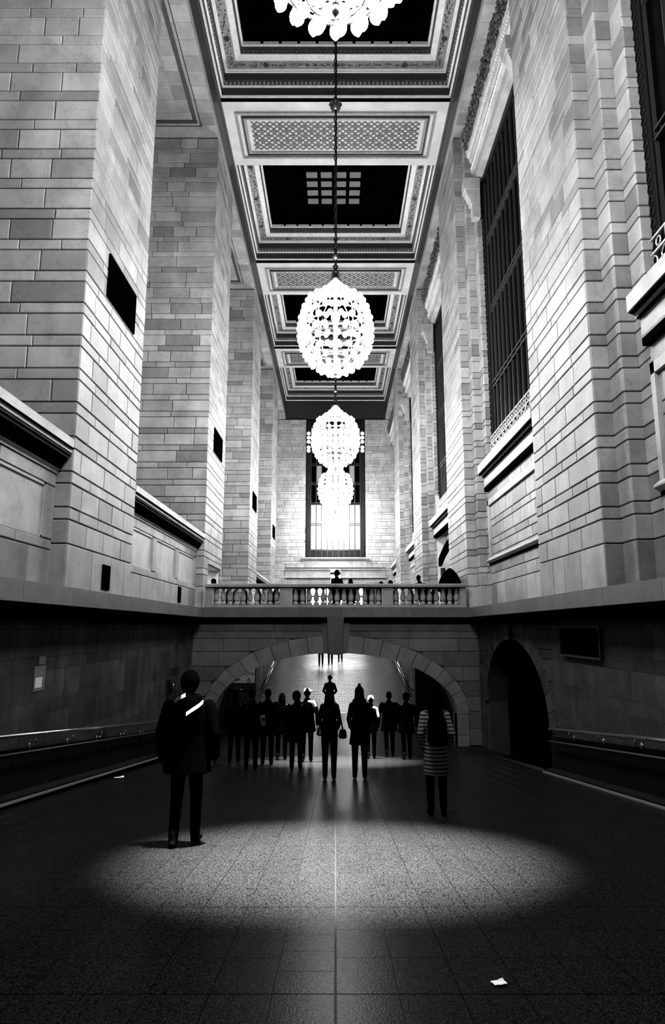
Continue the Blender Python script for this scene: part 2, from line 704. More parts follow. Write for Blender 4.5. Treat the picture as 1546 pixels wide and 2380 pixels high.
for r in range(80):
    off = 0.15 if r % 2 else 0
    for c in range(-12, 12):
        y = YU + .15 + r * 0.31
        x = c * .29 + off
        if abs(x) > 3.4: continue
        v_, f_ = stone_geo(.278, .298, .03, .003)
        z = fz(y) + random.uniform(-.002, .002)
        rest.add([Vector((x, y, z)) + Mu @ Vector(q) for q in v_], f_)
rest.build('ramp_pavers', M_FLOOR2, floor, kind='stuff')

# ---- lower side walls, the ledges above them
LOWC = [(0.0 - 0.44, 0.0), (-.64, -.44), (-1.09, -.64), (-1.29, -1.09), (-1.74, -1.29), (-1.94, -1.74), (-2.4, -1.94), (-2.6, -2.4), (-3.1, -2.6), (-3.6, -3.1), (0.0, .34)]
XL = 4.5


def lower_course():
    return [(a, b, 't') for a, b in LOWC]


def clip_stones(S, o, u, n, W, courses, bottom, wl, seed, back=0.05):
    """stones whose lower edge is cut by a curve bottom(t); polygons joined per stone"""
    rnd = random.Random(seed)
    for (z0, z1, k) in courses:
        x = 0.0
        while x < W - 1e-4:
            w = rnd.uniform(*wl)
            if W - x - w < wl[0] * .5: w = W - x
            a, c = x + GAP, x + w - GAP
            x += w
            ts = [a + (c - a) * i / 6 for i in range(7)]
            lo = [max(z0 + GAP, bottom(t)) for t in ts]
            keep = [i for i in range(7) if lo[i] < z1 - GAP - .02]
            if len(keep) < 2: continue
            pts = [(ts[i], lo[i]) for i in keep] + [(ts[keep[-1]], z1 - GAP), (ts[keep[0]], z1 - GAP)]
            S.append(pts)


def poly_piece(name, pts, o, u, n, mat, parent, t=0.05, proud=0.0):
    u3, n3 = Vector((u[0], u[1], 0)), Vector((n[0], n[1], 0))
    o3 = Vector((o[0], o[1], 0)) + n3 * proud
    fr = [o3 + u3 * p[0] + Vector((0, 0, p[1])) for p in pts]
    bk = [p - n3 * t for p in fr]
    k = len(pts)
    b = MB()
    b.add(fr + bk, [tuple(range(k)), tuple(reversed(range(k, 2 * k)))] + [((i + 1) % k, i, k + i, k + (i + 1) % k) for i in range(k)])
    return b.build(name, mat, parent)


for side, sx in (('left', -1), ('right', 1)):
    wall = empty('wall_' + side, (sx * XL, 8, -2), kind='structure', label='shaded lower wall of pale stone blocks on the %s of the ramp' % side)
    n = (-sx, 0)
    core = MB()
    arch = sx > 0
    ya, yb, zs, zr = 14.3, 20.0, -2.1, 1.84     # side passage arch in the right wall
    ym, hw = (ya + yb) / 2, (yb - ya) / 2
    if not arch:
        core.box(sx * (XL + .05), sx * (XL + .6), -8, 29.0, -5, .34)
    else:
        core.box(sx * (XL + .05), sx * (XL + .6), -8, ya, -5, .34)
        core.box(sx * (XL + .05), sx * (XL + .6), yb, 29.0, -5, .34)
        K = 24
        for i in range(K):
            a, b = ya + (yb - ya) * i / K, ya + (yb - ya) * (i + 1) / K
            za = zs + zr * sqrt(max(0, 1 - ((a - ym) / hw) ** 2)); zb = zs + zr * sqrt(max(0, 1 - ((b - ym) / hw) ** 2))
            x0, x1 = sx * (XL + .05), sx * (XL + .6)
            core.hexa([(x0, a, za), (x1, a, za), (x1, b, zb), (x0, b, zb), (x0, a, .34), (x1, a, .34), (x1, b, .34), (x0, b, .34)])
        # the passage behind the arch
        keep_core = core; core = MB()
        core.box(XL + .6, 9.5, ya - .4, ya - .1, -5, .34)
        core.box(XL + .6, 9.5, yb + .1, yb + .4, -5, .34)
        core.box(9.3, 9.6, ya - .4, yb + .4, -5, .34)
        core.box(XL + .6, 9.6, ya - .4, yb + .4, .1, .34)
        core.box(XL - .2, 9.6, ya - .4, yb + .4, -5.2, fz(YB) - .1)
        core.build('passage_shell', M_BLACK, wall); core = keep_core  # unlit darkness of the passage put into its wall colour
    core.build('backing', M_JOINT, wall)
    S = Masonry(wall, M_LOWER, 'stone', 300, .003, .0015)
    crs = lower_course()
    if not arch:
        face(S, (sx * XL, 2), (0, 1), n, 27, crs, wl=(.55, 1.3), seed=11)
    else:
        rw = [(ya - .35 - 2, -9, yb + .35 - 2, .34)]
        face(S, (sx * XL, 2), (0, 1), n, 27, crs, holes=rw, wl=(.55, 1.3), seed=12)
        polys = []

        def bot(t):
            q = 1 - ((t + ya - .35 - ym) / (hw + .42)) ** 2
            return zs + (zr + .5) * sqrt(q) if q > 0 else -9
        clip_stones(polys, None, None, None, yb - ya + .7, [(z0, z1, k) for z0, z1, k in crs if z1 > zs], bot, (.6, 1.2), 5)
        for pts in polys:
            poly_piece('stone', pts, (sx * XL, ya - .35), (0, 1), n, M_LOWER, wall)
        # voussoirs
        for i in range(17):
            t0, t1 = pi * i / 17 + .004, pi * (i + 1) / 17 - .004
            pts = []
            for t in (t0, (t0 + t1) / 2, t1): pts.append((ym - hw * cos(t), zs + zr * sin(t)))
            for t in (t1, (t0 + t1) / 2, t0): pts.append((ym - (hw + .4) * cos(t), zs + (zr + .48) * sin(t)))
            poly_piece('arch_stone', pts, (sx * XL, 0), (0, 1), n, M_LOWER, wall, .5, .012)
        poly_piece('keystone', [(ym - .2, zs + zr - .02), (ym + .2, zs + zr - .02), (ym + .3, .2), (ym - .3, .2)], (sx * XL, 0), (0, 1), n, M_LOWER, wall, .4, .1)
    S.finish()
    # wainscot of dark marble below the handrail (follows the ramp)
    b = MB()
    slabs = []
    y = 2.0
    stop = 14.2 if arch else 20.6
    while y < stop:
        y2 = min(y + 1.25, stop)
        a0, a1 = fz(y) , fz(y2)
        x0, x1 = sx * (XL - .03), sx * (XL + .02)
        bb = MB().hexa([(x0, y + .006, a0), (x1, y + .006, a0), (x1, y2 - .006, a1), (x0, y2 - .006, a1), (x0, y + .006, a0 + .72), (x1, y + .006, a0 + .72), (x1, y2 - .006, a1 + .72), (x0, y2 - .006, a1 + .72)])
        bb.build('marble_panel', M_WAINSCOT, wall)
        y = y2

    # base strip along the floor
    bs = MB()
    x0, x1 = sx * (XL - .2), sx * (XL - .03)
    bs.hexa([(x0, 2, fz(2)), (x1, 2, fz(2)), (x1, stop, fz(stop)), (x0, stop, fz(stop)), (x0, 2, fz(2) + .06), (x1, 2, fz(2) + .09), (x1, stop, fz(stop) + .09), (x0, stop, fz(stop) + .06)])
    bb = bs.build('baseboard_' + side, M_WAINSCOT, None)
    tag(bb, 'dark stone kerb along the foot of the %s wall of the ramp' % side, kind='structure')
    st = MB()
    x0, x1 = sx * (XL - .225), sx * (XL - .2)
    st.hexa([(x0, 2, fz(2)), (x1, 2, fz(2)), (x1, stop, fz(stop)), (x0, stop, fz(stop)), (x0, 2, fz(2) + .03), (x1, 2, fz(2) + .03), (x1, stop, fz(stop) + .03), (x0, stop, fz(stop) + .03)])
    st.build('edge_strip', M_STRIP, bb, label='thin bright metal strip')

    # ledge between lower and upper storey
    led = empty('trim_1' if sx < 0 else 'trim_2', (sx * 4.1, 8, .5), kind='structure', label='projecting stone ledge along the %s side above the lower wall' % side)
    rnd = random.Random(3 + sx)
    y = 1.0
    while y < YBR + .3:
        y2 = min(y + rnd.uniform(1.0, 1.9), YBR + .3)
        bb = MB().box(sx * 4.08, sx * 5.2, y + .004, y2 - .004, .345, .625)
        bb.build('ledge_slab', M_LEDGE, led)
        y = y2
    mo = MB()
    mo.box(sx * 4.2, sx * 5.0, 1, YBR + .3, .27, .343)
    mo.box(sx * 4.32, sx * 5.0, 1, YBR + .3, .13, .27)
    mo.build('moulding', M_DARKTRIM, led)  # mouldings blackened to carry the shadow of the ledge

# ---- upper side walls: recess backs, dado bays, soffits
ALL_BAYS = [(2.8, PY0)] + [(PIERS[i] + PW, PIERS[i] + PER) for i in range(4)]
ALL_BAYS[-1] = (PIERS[3] + PW, YEND)

upper_l = empty('wall_left_upper', (-XO, 25, 2), kind='structure', label='upper left wall of deep bays with low panelled walls under moulded cornices')
b = MB()
b.box(-XO - .3, -XO, -8, YEND + .5, .3, 21)
b.build('back_wall', M_STONE, upper_l)
XD = 4.44
Sd = Masonry(upper_l, M_STONE, 'stone', 260)
for bi, (y0, y1) in enumerate(ALL_BAYS):
    if bi == 2: continue        # the passage bay on the bridge
    top = 2.42
    c = MB(); c.box(-XO, -XD - .06, y0, y1, .3, top + .3); c.build('dado_core', M_JOINT, upper_l)
    # base slabs, rail, panels
    L = y1 - y0
    face(Sd, (-XD, y0), (0, 1), (1, 0), L, [(.62, 1.2, 'b'), (1.2, 1.36, 's')], wl=(.8, 1.3), seed=30 + bi)
    face(Sd, (-XD, y0), (0, 1), (1, 0), L, [(2.2, 2.42, 't')], wl=(.9, 1.5), seed=60 + bi)
    npan = 3
    pil = .34
    pw = (L - pil * (npan + 1)) / npan
    for k in range(npan + 1):
        a = y0 + k * (pw + pil)
        Sd.rect((-XD, a + pil / 2, 1.78), basis((0, 1), (1, 0)), pil, .84)
        if k < npan:
            pn = MB().box(-XD - .06, -XD - .035, a + pil + .02, a + pil + pw - .02, 1.37, 2.19)
            pn.build('panel', M_TRIM, upper_l)
            fr = MB()
            q0, q1 = a + pil, a + pil + pw
            for (p0, p1, z0, z1) in ((q0, q0 + .04, 1.36, 2.2), (q1 - .04, q1, 1.36, 2.2), (q0, q1, 1.36, 1.4), (q0, q1, 2.16, 2.2)):
                fr.box(-XD - .05, -XD - .012, p0, p1, z0, z1)
            fr.build('panel_frame', M_TRIM, upper_l)
    # cornice
    prof = [(XD + .1, 2.42), (XD - .02, 2.42), (XD - .02, 2.47), (XD - .06, 2.49), (XD - .06, 2.54), (XD - .16, 2.68), (XD - .2, 2.7), (XD - .2, 2.75),
            (XD - .23, 2.76), (XD - .23, 2.82), (XD - .25, 2.83), (XD - .25, 2.98), (XD - .1, 3.02), (XD + .1, 3.02)]
    cn = MB().prism([(-x, z) for x, z in prof], 'y', y0 + .02, y1 - .02)
    cn.build('cornice', M_TRIM, upper_l)
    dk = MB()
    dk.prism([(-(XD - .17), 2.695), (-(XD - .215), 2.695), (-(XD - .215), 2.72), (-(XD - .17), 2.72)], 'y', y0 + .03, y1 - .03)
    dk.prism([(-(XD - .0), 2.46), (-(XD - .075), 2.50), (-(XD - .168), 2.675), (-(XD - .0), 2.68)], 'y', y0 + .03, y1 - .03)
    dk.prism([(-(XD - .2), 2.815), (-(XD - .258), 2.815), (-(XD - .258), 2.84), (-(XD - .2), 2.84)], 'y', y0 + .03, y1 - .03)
    dk.build('cornice_shade_strip', M_DARKTRIM, upper_l)  # dark strips painting the shade beneath the cornice steps
Sd.finish()

upper_r = empty('wall_right_upper', (XO, 25, 2), kind='structure', label='upper right wall with stone bays under tall dark windows')
XR = 4.72
b = MB(); b.box(XO, XO + .3, -8, YEND + .5, .3, 21); b.build('back_wall', M_STONE, upper_r)
Su = Masonry(upper_r, M_STONE, 'stone', 290)
ZSILL, ZHEAD = 5.0, 14.9
ST = 0.47
for bi, (y0, y1) in enumerate(ALL_BAYS):
    a, c = y0 + .9, y1 - .9
    L = y1 - y0 - 1.8
    a = y0 + .9 if bi else y0
    c = y1 - .9
    if bi == len(ALL_BAYS) - 1: c = y1 - .3
    L = c - a
    zb = .3
    if bi == 2: zb = 4.25        # opening onto the bridge
    co = MB(); co.box(XR + .06, XR + .5, y0, y1, zb, ZSILL - .1); co.box(XR + .06, XR + .5, y0, y1, ZHEAD + .2, ZS + .1)
    co.build('bay_core', M_JOINT, upper_r)
    if bi != 2:
        face(Su, (XR, a), (0, 1), (-1, 0), L, [(.62, 1.31, 'b'), (1.31, 1.62, 't'), (1.62, 1.9, 't')], wl=(.7, 1.2), seed=80 + bi)
        # recessed panel framed by a moulding
        fr = MB()
        for (p0, p1, z0, z1) in ((a, a + .12, 2.02, 3.9), (c - .12, c, 2.02, 3.9), (a, c, 3.72, 3.9)):
            fr.box(XR - .02, XR + .06, p0, p1, z0, z1)
        fr.build('panel_frame', M_TRIM, upper_r)
        face(Su, (XR + .04, a + .12), (0, 1), (-1, 0), L - .24, [(2.02, 2.2, 's'), (2.2, 2.48, 't'), (2.48, 2.68, 's'), (2.68, 3.06, 't'), (3.06, 3.26, 's'), (3.26, 3.72, 't')], wl=(.7, 1.3), seed=120 + bi)
        lm = MB().prism([(XR + .06, 1.9), (XR - .03, 1.9), (XR - .03, 1.94), (XR - .12, 2.0), (XR - .12, 2.03), (XR - .04, 2.1), (XR + .06, 2.1)], 'y', a, c)
        lm.build('panel_moulding', M_TRIM, upper_r)
        dk = MB().box(XR - .035, XR + .02, a + .02, c - .02, 1.885, 1.945); dk.build('moulding_shade_strip', M_DARKTRIM, upper_r)  # black strip painted as the shade line below the moulding
        face(Su, (XR - .0, a), (0, 1), (-1, 0), L, [(3.9, 4.18, 't')], wl=(.8, 1.4), seed=150 + bi)
    # sill
    sl = MB().prism([(XR + .2, 4.3), (XR - .06, 4.3), (XR - .08, 4.36), (XR - .08, 4.62), (XR - .14, 4.64), (XR - .14, 4.68), (XR - .22, 4.72), (XR - .27, 4.74), (XR - .27, 5.0), (XR - .2, 5.04), (XR + .2, 5.06)], 'y', a - .04, c + .04)
    sl.build('sill', M_TRIM, upper_r)
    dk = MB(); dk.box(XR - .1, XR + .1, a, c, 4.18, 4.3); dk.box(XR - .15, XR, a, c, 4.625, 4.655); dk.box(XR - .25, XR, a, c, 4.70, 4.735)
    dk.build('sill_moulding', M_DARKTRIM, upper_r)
    # carved head
    hd = MB().prism([(XR + .4, 14.9), (XR - .02, 14.9), (XR - .02, 15.25), (XR - .05, 15.28), (XR - .09, 15.34), (XR - .09, 15.42), (XR - .07, 15.44), (XR - .07, 15.7), (XR - .11, 15.73), (XR - .2, 16.0), (XR - .22, 16.05),
                                                 (XR - .3, 16.5), (XR - .34, 16.55), (XR - .34, 16.66), (XR + .4, 16.7)], 'y', a - .1, c + .1)
    hd.build('window_head', M_TRIM, upper_r)
    fl = MB()
    rnd = random.Random(200 + bi)
    nb = int((c - a) / .11)
    for k in range(nb):
        yk = a + (k + .5) * (c - a) / nb
        fl.ell((XR - .17, yk, 15.88), (.07, .042, .11), 7, 5)
    fl.build('egg_and_dart', M_CREAM, upper_r, True, kind='stuff')
    fl = MB()
    for k in range(int((c - a) * 95)):
        yk = rnd.uniform(a, c); t = rnd.random()
        p = (XR - .25 - .1 * t - rnd.uniform(0, .06), yk, 16.06 + .5 * t)
        R = Matrix.Rotation(rnd.uniform(0, pi), 3, 'X') @ Matrix.Rotation(rnd.uniform(-.6, .6), 3, 'Y')
        fl.ell(p, (rnd.uniform(.02, .035), rnd.uniform(.03, .05), rnd.uniform(.06, .1)), 6, 4, R)
    fl.build('carved_foliage', M_ORN_D, upper_r, True, kind='stuff')
    bd = MB()
    nb = int((c - a) / .16)
    for k in range(nb):
        yk = a + (k + .5) * (c - a) / nb
        bd.cap((XR - .1, yk - .05, 15.38), (XR - .1, yk + .05, 15.38), .035, .035, 6, 2)
    bd.build('bead_moulding', M_CREAM, upper_r, True, kind='stuff')
    # impost blocks at both ends
    for (e0, e1) in ((a - .12, a + .32), (c - .32, c + .12)):
        im = MB()
        im.box(XR - .42, XR + .1, e0, e1, 14.45, 14.85)
        im.box(XR - .36, XR + .1, e0 + .03, e1 - .03, 14.36, 14.45)
        im.prism([(XR + .1, 13.95), (XR - .2, 13.95), (XR - .24, 14.1), (XR - .34, 14.34), (XR + .1, 14.36)], 'y', e0 + .05, e1 - .05)
        im.box(XR - .16, XR + .1, e0 + .08, e1 - .08, 13.45, 13.93)
        im.build('impost_block', M_TRIM, upper_r)
Su.finish()

# ---- ceiling
ceil = empty('ceiling', (0, 25, ZC), kind='structure', label='coffered ceiling with dark panels between pale beams with lattice')
b = MB()
b.box(-XO - .3, XO + .3, -8, YEND + .5, 21.0, 21.2)
b.build('roof_slab', M_BLACK, ceil)


def ring(mb, x0, x1, y0, y1, prof):
    """sweeps a profile of (inset, z) around a rectangle, seen from inside/below"""
    for (i0, z0), (i1, z1) in zip(prof[:-1], prof[1:]):
        A = [(x0 + i0, y0 + i0, z0), (x1 - i0, y0 + i0, z0), (x1 - i0, y1 - i0, z0), (x0 + i0, y1 - i0, z0)]
        B = [(x0 + i1, y0 + i1, z1), (x1 - i1, y0 + i1, z1), (x1 - i1, y1 - i1, z1), (x0 + i1, y1 - i1, z1)]
        for k in range(4):
            j = (k + 1) % 4
            mb.quad(A[k], A[j], B[j], B[k])
    return mb


def ring_points(x0, x1, y0, y1, step):
    out = []
    for (ax, ay, bx, by) in ((x0, y0, x1, y0), (x1, y0, x1, y1), (x1, y1, x0, y1), (x0, y1, x0, y0)):
        Ls = math.hypot(bx - ax, by - ay); k = max(1, int(Ls / step))
        for i in range(k):
            t = (i + .5) / k
            out.append((ax + (bx - ax) * t, ay + (by - ay) * t, ax == bx))
    return out


COF = [(2.8, PY0)] + [(PIERS[i] + PW, PIERS[i] + PER) for i in range(3)] + [(PIERS[3] + PW, YEND - .05)]
for bi, (y0, y1) in enumerate(COF):
    co = empty('coffer', (0, (y0 + y1) / 2, ZC), parent=None)
    co.parent = ceil; co.location = Vector((0, (y0 + y1) / 2, ZC)) - Vector(ceil.location)
    X = XW
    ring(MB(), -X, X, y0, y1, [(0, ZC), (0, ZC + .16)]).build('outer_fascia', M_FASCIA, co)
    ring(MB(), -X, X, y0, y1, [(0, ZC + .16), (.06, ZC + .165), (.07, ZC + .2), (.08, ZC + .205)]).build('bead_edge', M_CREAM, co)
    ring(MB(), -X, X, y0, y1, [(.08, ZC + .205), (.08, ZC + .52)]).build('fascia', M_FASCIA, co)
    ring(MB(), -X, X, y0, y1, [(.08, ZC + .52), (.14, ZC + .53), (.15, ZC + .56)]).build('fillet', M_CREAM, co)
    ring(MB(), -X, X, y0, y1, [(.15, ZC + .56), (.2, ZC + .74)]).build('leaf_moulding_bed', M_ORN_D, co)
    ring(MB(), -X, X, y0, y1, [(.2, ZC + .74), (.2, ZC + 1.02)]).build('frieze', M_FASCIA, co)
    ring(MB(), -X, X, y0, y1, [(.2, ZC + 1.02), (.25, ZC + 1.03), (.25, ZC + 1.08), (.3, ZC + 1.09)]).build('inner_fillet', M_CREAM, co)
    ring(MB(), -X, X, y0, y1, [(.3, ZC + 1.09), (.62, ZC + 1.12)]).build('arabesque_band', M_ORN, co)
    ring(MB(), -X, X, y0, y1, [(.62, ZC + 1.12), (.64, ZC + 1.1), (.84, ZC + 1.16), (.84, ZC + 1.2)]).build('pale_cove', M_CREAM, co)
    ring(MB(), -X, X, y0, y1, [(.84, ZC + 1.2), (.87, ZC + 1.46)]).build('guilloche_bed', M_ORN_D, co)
    ring(MB(), -X, X, y0, y1, [(.87, ZC + 1.46), (.94, ZC + 1.47), (.94, ZC + 1.6)]).build('inner_edge', M_CREAM, co)
    # carved rows
    o1, o2, o3 = MB(), MB(), MB()
    if bi:
        for (px, py, sd) in ring_points(-X + .16, X - .16, y0 + .16, y1 - .16, .15):
            o1.ell((px, py, ZC + .64), (.05, .05, .075), 6, 4)
        for (px, py, sd) in ring_points(-X + .84, X - .84, y0 + .84, y1 - .84, .17):
            o3.torus((px, py, ZC + 1.33), .06, .018, 8, 4, Matrix.Rotation(pi / 2, 3, 'Y' if sd else 'X'))
        rnd = random.Random(bi)
        for (px, py, sd) in ring_points(-X + .46, X - .46, y0 + .46, y1 - .46, .085):
            for q in range(2):
                dx, dy = rnd.uniform(-.05, .05), rnd.uniform(-.12, .12)
                if not sd: dx, dy = dy, dx
                if sd: dx, dy = rnd.uniform(-.12, .12), rnd.uniform(-.05, .05)
                o2.ell((px + dx, py + dy, ZC + 1.1), (rnd.uniform(.015, .04), rnd.uniform(.015, .04), .02), 6, 4, Matrix.Rotation(rnd.uniform(0, pi), 3, 'Z'))
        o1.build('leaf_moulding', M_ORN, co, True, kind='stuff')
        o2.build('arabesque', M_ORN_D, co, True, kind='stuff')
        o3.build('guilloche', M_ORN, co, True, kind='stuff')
        # rosettes on the arabesque
        for (px, py, sd) in ring_points(-X + .46, X - .46, y0 + .46, y1 - .46, 2.1):
            ro = MB()
            for k in range(6):
                an = k * pi / 3
                ro.ell((px + .07 * cos(an), py + .07 * sin(an), ZC + 1.09), (.045, .045, .03), 6, 4)
            ro.ell((px, py, ZC + 1.08), (.04, .04, .04), 6, 4)
            ro.build('rosette', M_ORN_D, co, True)
    # dark laylight with glazing bars
    pn = MB(); pn.box(-X + .9, X - .9, y0 + .9, y1 - .9, ZC + 1.62, ZC + 1.66); pn.build('dark_panel', M_BLACK, co)
    if bi in (1, 2, 3, 4):
        nx, ny = 10, 9
        w, h = (2 * X - 1.9) / nx, (y1 - y0 - 1.9) / ny
        for i in range(1, nx):
            x = -X + .95 + i * w
            g = MB().box(x - .05, x + .05, y0 + .95, y1 - .95, ZC + 1.5, ZC + 1.6); g.build('glazing_bar', M_BLACK, co)
        for j in range(1, ny):
            y = y0 + .95 + j * h
            g = MB().box(-X + .95, X - .95, y - .05, y + .05, ZC + 1.505, ZC + 1.6); g.build('glazing_bar', M_BLACK, co)

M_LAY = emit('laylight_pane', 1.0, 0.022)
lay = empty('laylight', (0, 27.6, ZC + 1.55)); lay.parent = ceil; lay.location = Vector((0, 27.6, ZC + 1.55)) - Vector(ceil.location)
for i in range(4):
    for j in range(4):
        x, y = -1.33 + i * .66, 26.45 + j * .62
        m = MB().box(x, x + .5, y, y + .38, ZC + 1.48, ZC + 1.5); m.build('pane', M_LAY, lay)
BEAMS = [(-.5, 2.8)] + [(p, p + PW) for p in PIERS]
for bi, (y0, y1) in enumerate(BEAMS):
    be = empty('beam', (0, (y0 + y1) / 2, ZC)); be.parent = ceil; be.location = Vector((0, (y0 + y1) / 2, ZC)) - Vector(ceil.location)
    m = MB(); m.box(-XW, XW, y0, y1, ZC, ZC + 2.1); m.build('soffit', M_PLASTER, be)
    if bi == 0: continue
    ym = (y0 + y1) / 2

    def frame(name, hx, hy, w, dz, mat):
        f_ = MB()
        f_.box(-hx, hx, ym - hy, ym - hy + w, ZC - dz, ZC); f_.box(-hx, hx, ym + hy - w, ym + hy, ZC - dz, ZC)
        f_.box(-hx, -hx + w, ym - hy + w, ym + hy - w, ZC - dz, ZC); f_.box(hx - w, hx, ym - hy + w, ym + hy - w, ZC - dz, ZC)
        f_.build(name, mat, be)
    frame('outer_frame', 3.75, 1.2, .09, .06, M_ORN)
    frame('frame_line', 3.52, 1.0, .05, .09, M_FASCIA)
    frame('inner_frame', 3.46, .94, .1, .05, M_ORN)
    hx, hy = 3.2, .72
    lt = MB()
    s = .24
    k = -hx - 2 * hy
    def seg(xa, ya_, xb, yb_):
        d = Vector((xb - xa, yb_ - ya_, 0)); 
        if d.length < .05: return
        d.normalize(); nn = Vector((-d.y, d.x, 0)) * .017
        a, b_ = Vector((xa, ya_, 0)), Vector((xb, yb_, 0))
        P = [a - nn, b_ - nn, b_ + nn, a + nn]
        lt.add([(p.x, ym + p.y, ZC - .035) for p in P] + [(p.x, ym + p.y, ZC + .005) for p in P], [(0, 3, 2, 1), (0, 1, 5, 4), (1, 2, 6, 5), (2, 3, 7, 6), (3, 0, 4, 7)])
    while k < hx + hy:
        xa, xb = max(k, -hx), min(k + 2 * hy, hx)
        if xb > xa:
            seg(xa, -hy + (xa - k), xb, -hy + (xb - k))
            seg(xa, hy - (xa - k), xb, hy - (xb - k))
        k += s
    lt.build('lattice', M_LATT, be, kind='stuff')
    rs = MB()
    for i in range(int(2 * hx / s)):
        for jj, yy in enumerate((-.48, -.24, 0, .24, .48)):
            xx = -hx + s * (i + .5) + (0 if jj % 2 else 0)
            if (i + jj) % 2: continue
            rs.ell((xx, ym + yy, ZC), (.05, .05, .03), 6, 4)
    rs.build('lattice_rosettes', M_LATT, be, True, kind='stuff')

# side lintels and recess soffits
for side, sx in (('left', -1), ('right', 1)):
    li = empty('beam', (sx * XW, 25, ZS)); li.parent = ceil; li.location = Vector((sx * XW, 25, ZS)) - Vector(ceil.location)
    m = MB(); m.box(sx * XW, sx * (XW + .55), -8, YEND, ZS + .35, ZC + 1.9); m.build('side_fascia', M_FASCIA, li)
    m = MB(); m.box(sx * (XW + .01), sx * XO, -8, YEND, ZS + .02, ZS + .35); m.build('soffit_core', M_TRIM, li)
    m = MB(); m.box(sx * (XW - .05), sx * (XW + .02), -8, YEND, ZC - .16, ZC + .02); m.build('crown_line', M_FASCIA, li)
    for (y0, y1) in ALL_BAYS:
        sf = MB()
        nb = 13
        for i in range(nb):
            a = y0 + (y1 - y0) * i / nb
            for (p, q) in ((XW + .02, XW + .58), (XW + .585, XW + 1.2), (XW + 1.205, XO)):
                pb = MB().box(sx * p, sx * q, a + .004, a + (y1 - y0) / nb - .004, ZS - .0, ZS + .03)
                sf.add(pb.v, pb.f)
        sf.build('soffit_stones', M_STONE, li, kind='stuff')
        fr = MB()
        xa, xb = XW + .62, XO - .3
        for (p0, p1, q0, q1) in ((xa, xb, y0 + .7, y0 + .82), (xa, xb, y1 - .82, y1 - .7), (xa, xa + .12, y0 + .82, y1 - .82), (xb - .12, xb, y0 + .82, y1 - .82)):
            fr.box(sx * p0, sx * p1, q0, q1, ZS - .05, ZS)
        fr.build('soffit_frame', M_ORN_D, li)
        fr = MB()
        xa, xb = XW + .5, XO - .2
        for (p0, p1, q0, q1) in ((xa, xb, y0 + .52, y0 + .55), (xa, xb, y1 - .55, y1 - .52), (xa, xa + .03, y0 + .55, y1 - .55)):
            fr.box(sx * p0, sx * p1, q0, q1, ZS - .012, ZS)
        fr.build('soffit_line', M_FASCIA, li)

# ---- end wall
wb = empty('wall_back', (0, YEND, 0), kind='structure', label='far end wall of pale stone with one tall window')
EWX, EZ0, EZ1 = 2.47, 5.65, 17.5
b = MB()
b.box(-XO, -EWX, YEND + .06, YEND + .6, -1, 21)
b.box(EWX, XO, YEND + .06, YEND + .6, -1, 21)
b.box(-EWX, EWX, YEND + .06, YEND + .6, EZ1, 21)
b.box(-EWX, -2.3, YEND + .06, YEND + .6, -1, EZ0); b.box(2.3, EWX, YEND + .06, YEND + .6, -1, EZ0)
b.box(-2.3, 2.3, YEND + .06, YEND + .6, 4.35, EZ0)
b.box(-2.3, -.42, YEND + .06, YEND + .6, 3.35, 4.35); b.box(.42, 2.3, YEND + .06, YEND + .6, 3.35, 4.35)
b.build('backing', M_JOINT, wb)
Se = Masonry(wb, M_STONE_END, 'stone', 300)
face(Se, (-XO, YEND), (1, 0), (0, -1), 2 * XO, grid_from(.62, 17.4), holes=[(XO - EWX, EZ0 - .2, XO + EWX, 18), (XO - 4.1, 3.95, XO + 4.1, 4.85), (XO - 2.3, -1, XO + 2.3, 3.35), (XO - .42, 3.3, XO + .42, 4.4), (XO - EWX, 4.85, XO + EWX, EZ0)], wl=(.6, 1.2), seed=77)
Se.finish()
b = MB(); b.prism([(YEND + .1, 4.0), (YEND - .1, 4.0), (YEND - .1, 4.12), (YEND - .02, 4.15), (YEND - .02, 4.62), (YEND - .1, 4.66), (YEND - .12, 4.76), (YEND + .1, 4.8)], 'x', -4.1, -.42)
b.prism([(YEND + .1, 4.0), (YEND - .1, 4.0), (YEND - .1, 4.12), (YEND - .02, 4.15), (YEND - .02, 4.62), (YEND - .1, 4.66), (YEND - .12, 4.76), (YEND + .1, 4.8)], 'x', .42, 4.1)
b.box(-.42, .42, YEND - .1, YEND + .1, 4.45, 4.78)
b.build('string_course', M_TRIM, wb)
b = MB(); b.box(-4.1, 4.1, YEND - .06, YEND, 3.93, 4.0); b.build('string_shade_strip', M_DARKTRIM, wb)  # black strip painted as shade under the string course
b = MB(); b.box(-EWX - .05, EWX + .05, YEND - .04, YEND + .08, 4.86, EZ0 - .17); b.build('apron', M_TRIM, wb)
b = MB(); b.prism([(YEND + .2, EZ0 - .16), (YEND - .16, EZ0 - .16), (YEND - .22, EZ0 - .06), (YEND - .22, EZ0 + .03), (YEND + .2, EZ0 + .05)], 'x', -EWX - .22, EWX + .22); b.build('sill', M_TRIM, wb)
b = MB(); b.box(-4.2, 4.2, YEND - .05, YEND + .5, ZS + .12, ZC + .02); b.build('frieze', M_FASCIA, wb)
# rear closure of the hall
b = MB(); b.box(-8, 8, -8.3, -8, -3, 21)
o = b.build('wall_front', M_BLACK); tag(o, 'dark wall closing the hall behind the viewpoint', kind='structure')

# end window
w_end = empty('window_1', (0, YEND, EZ0), kind='structure', label='tall end window with dark ornate border and brightly lit panes')
M_P_HOT = emit('pane_bright', 1.0, 6.0)
M_P_MID = emit('pane_lit', 1.0, 1.0)
M_P_LOW = emit('pane_dim', 1.0, 0.35)
yv = YEND + .3


def end_z(v):
    b_ = (v - 1190) / FPX
    return (SP - b_ * CP) / (CP + b_ * SP) * (YEND + .2)


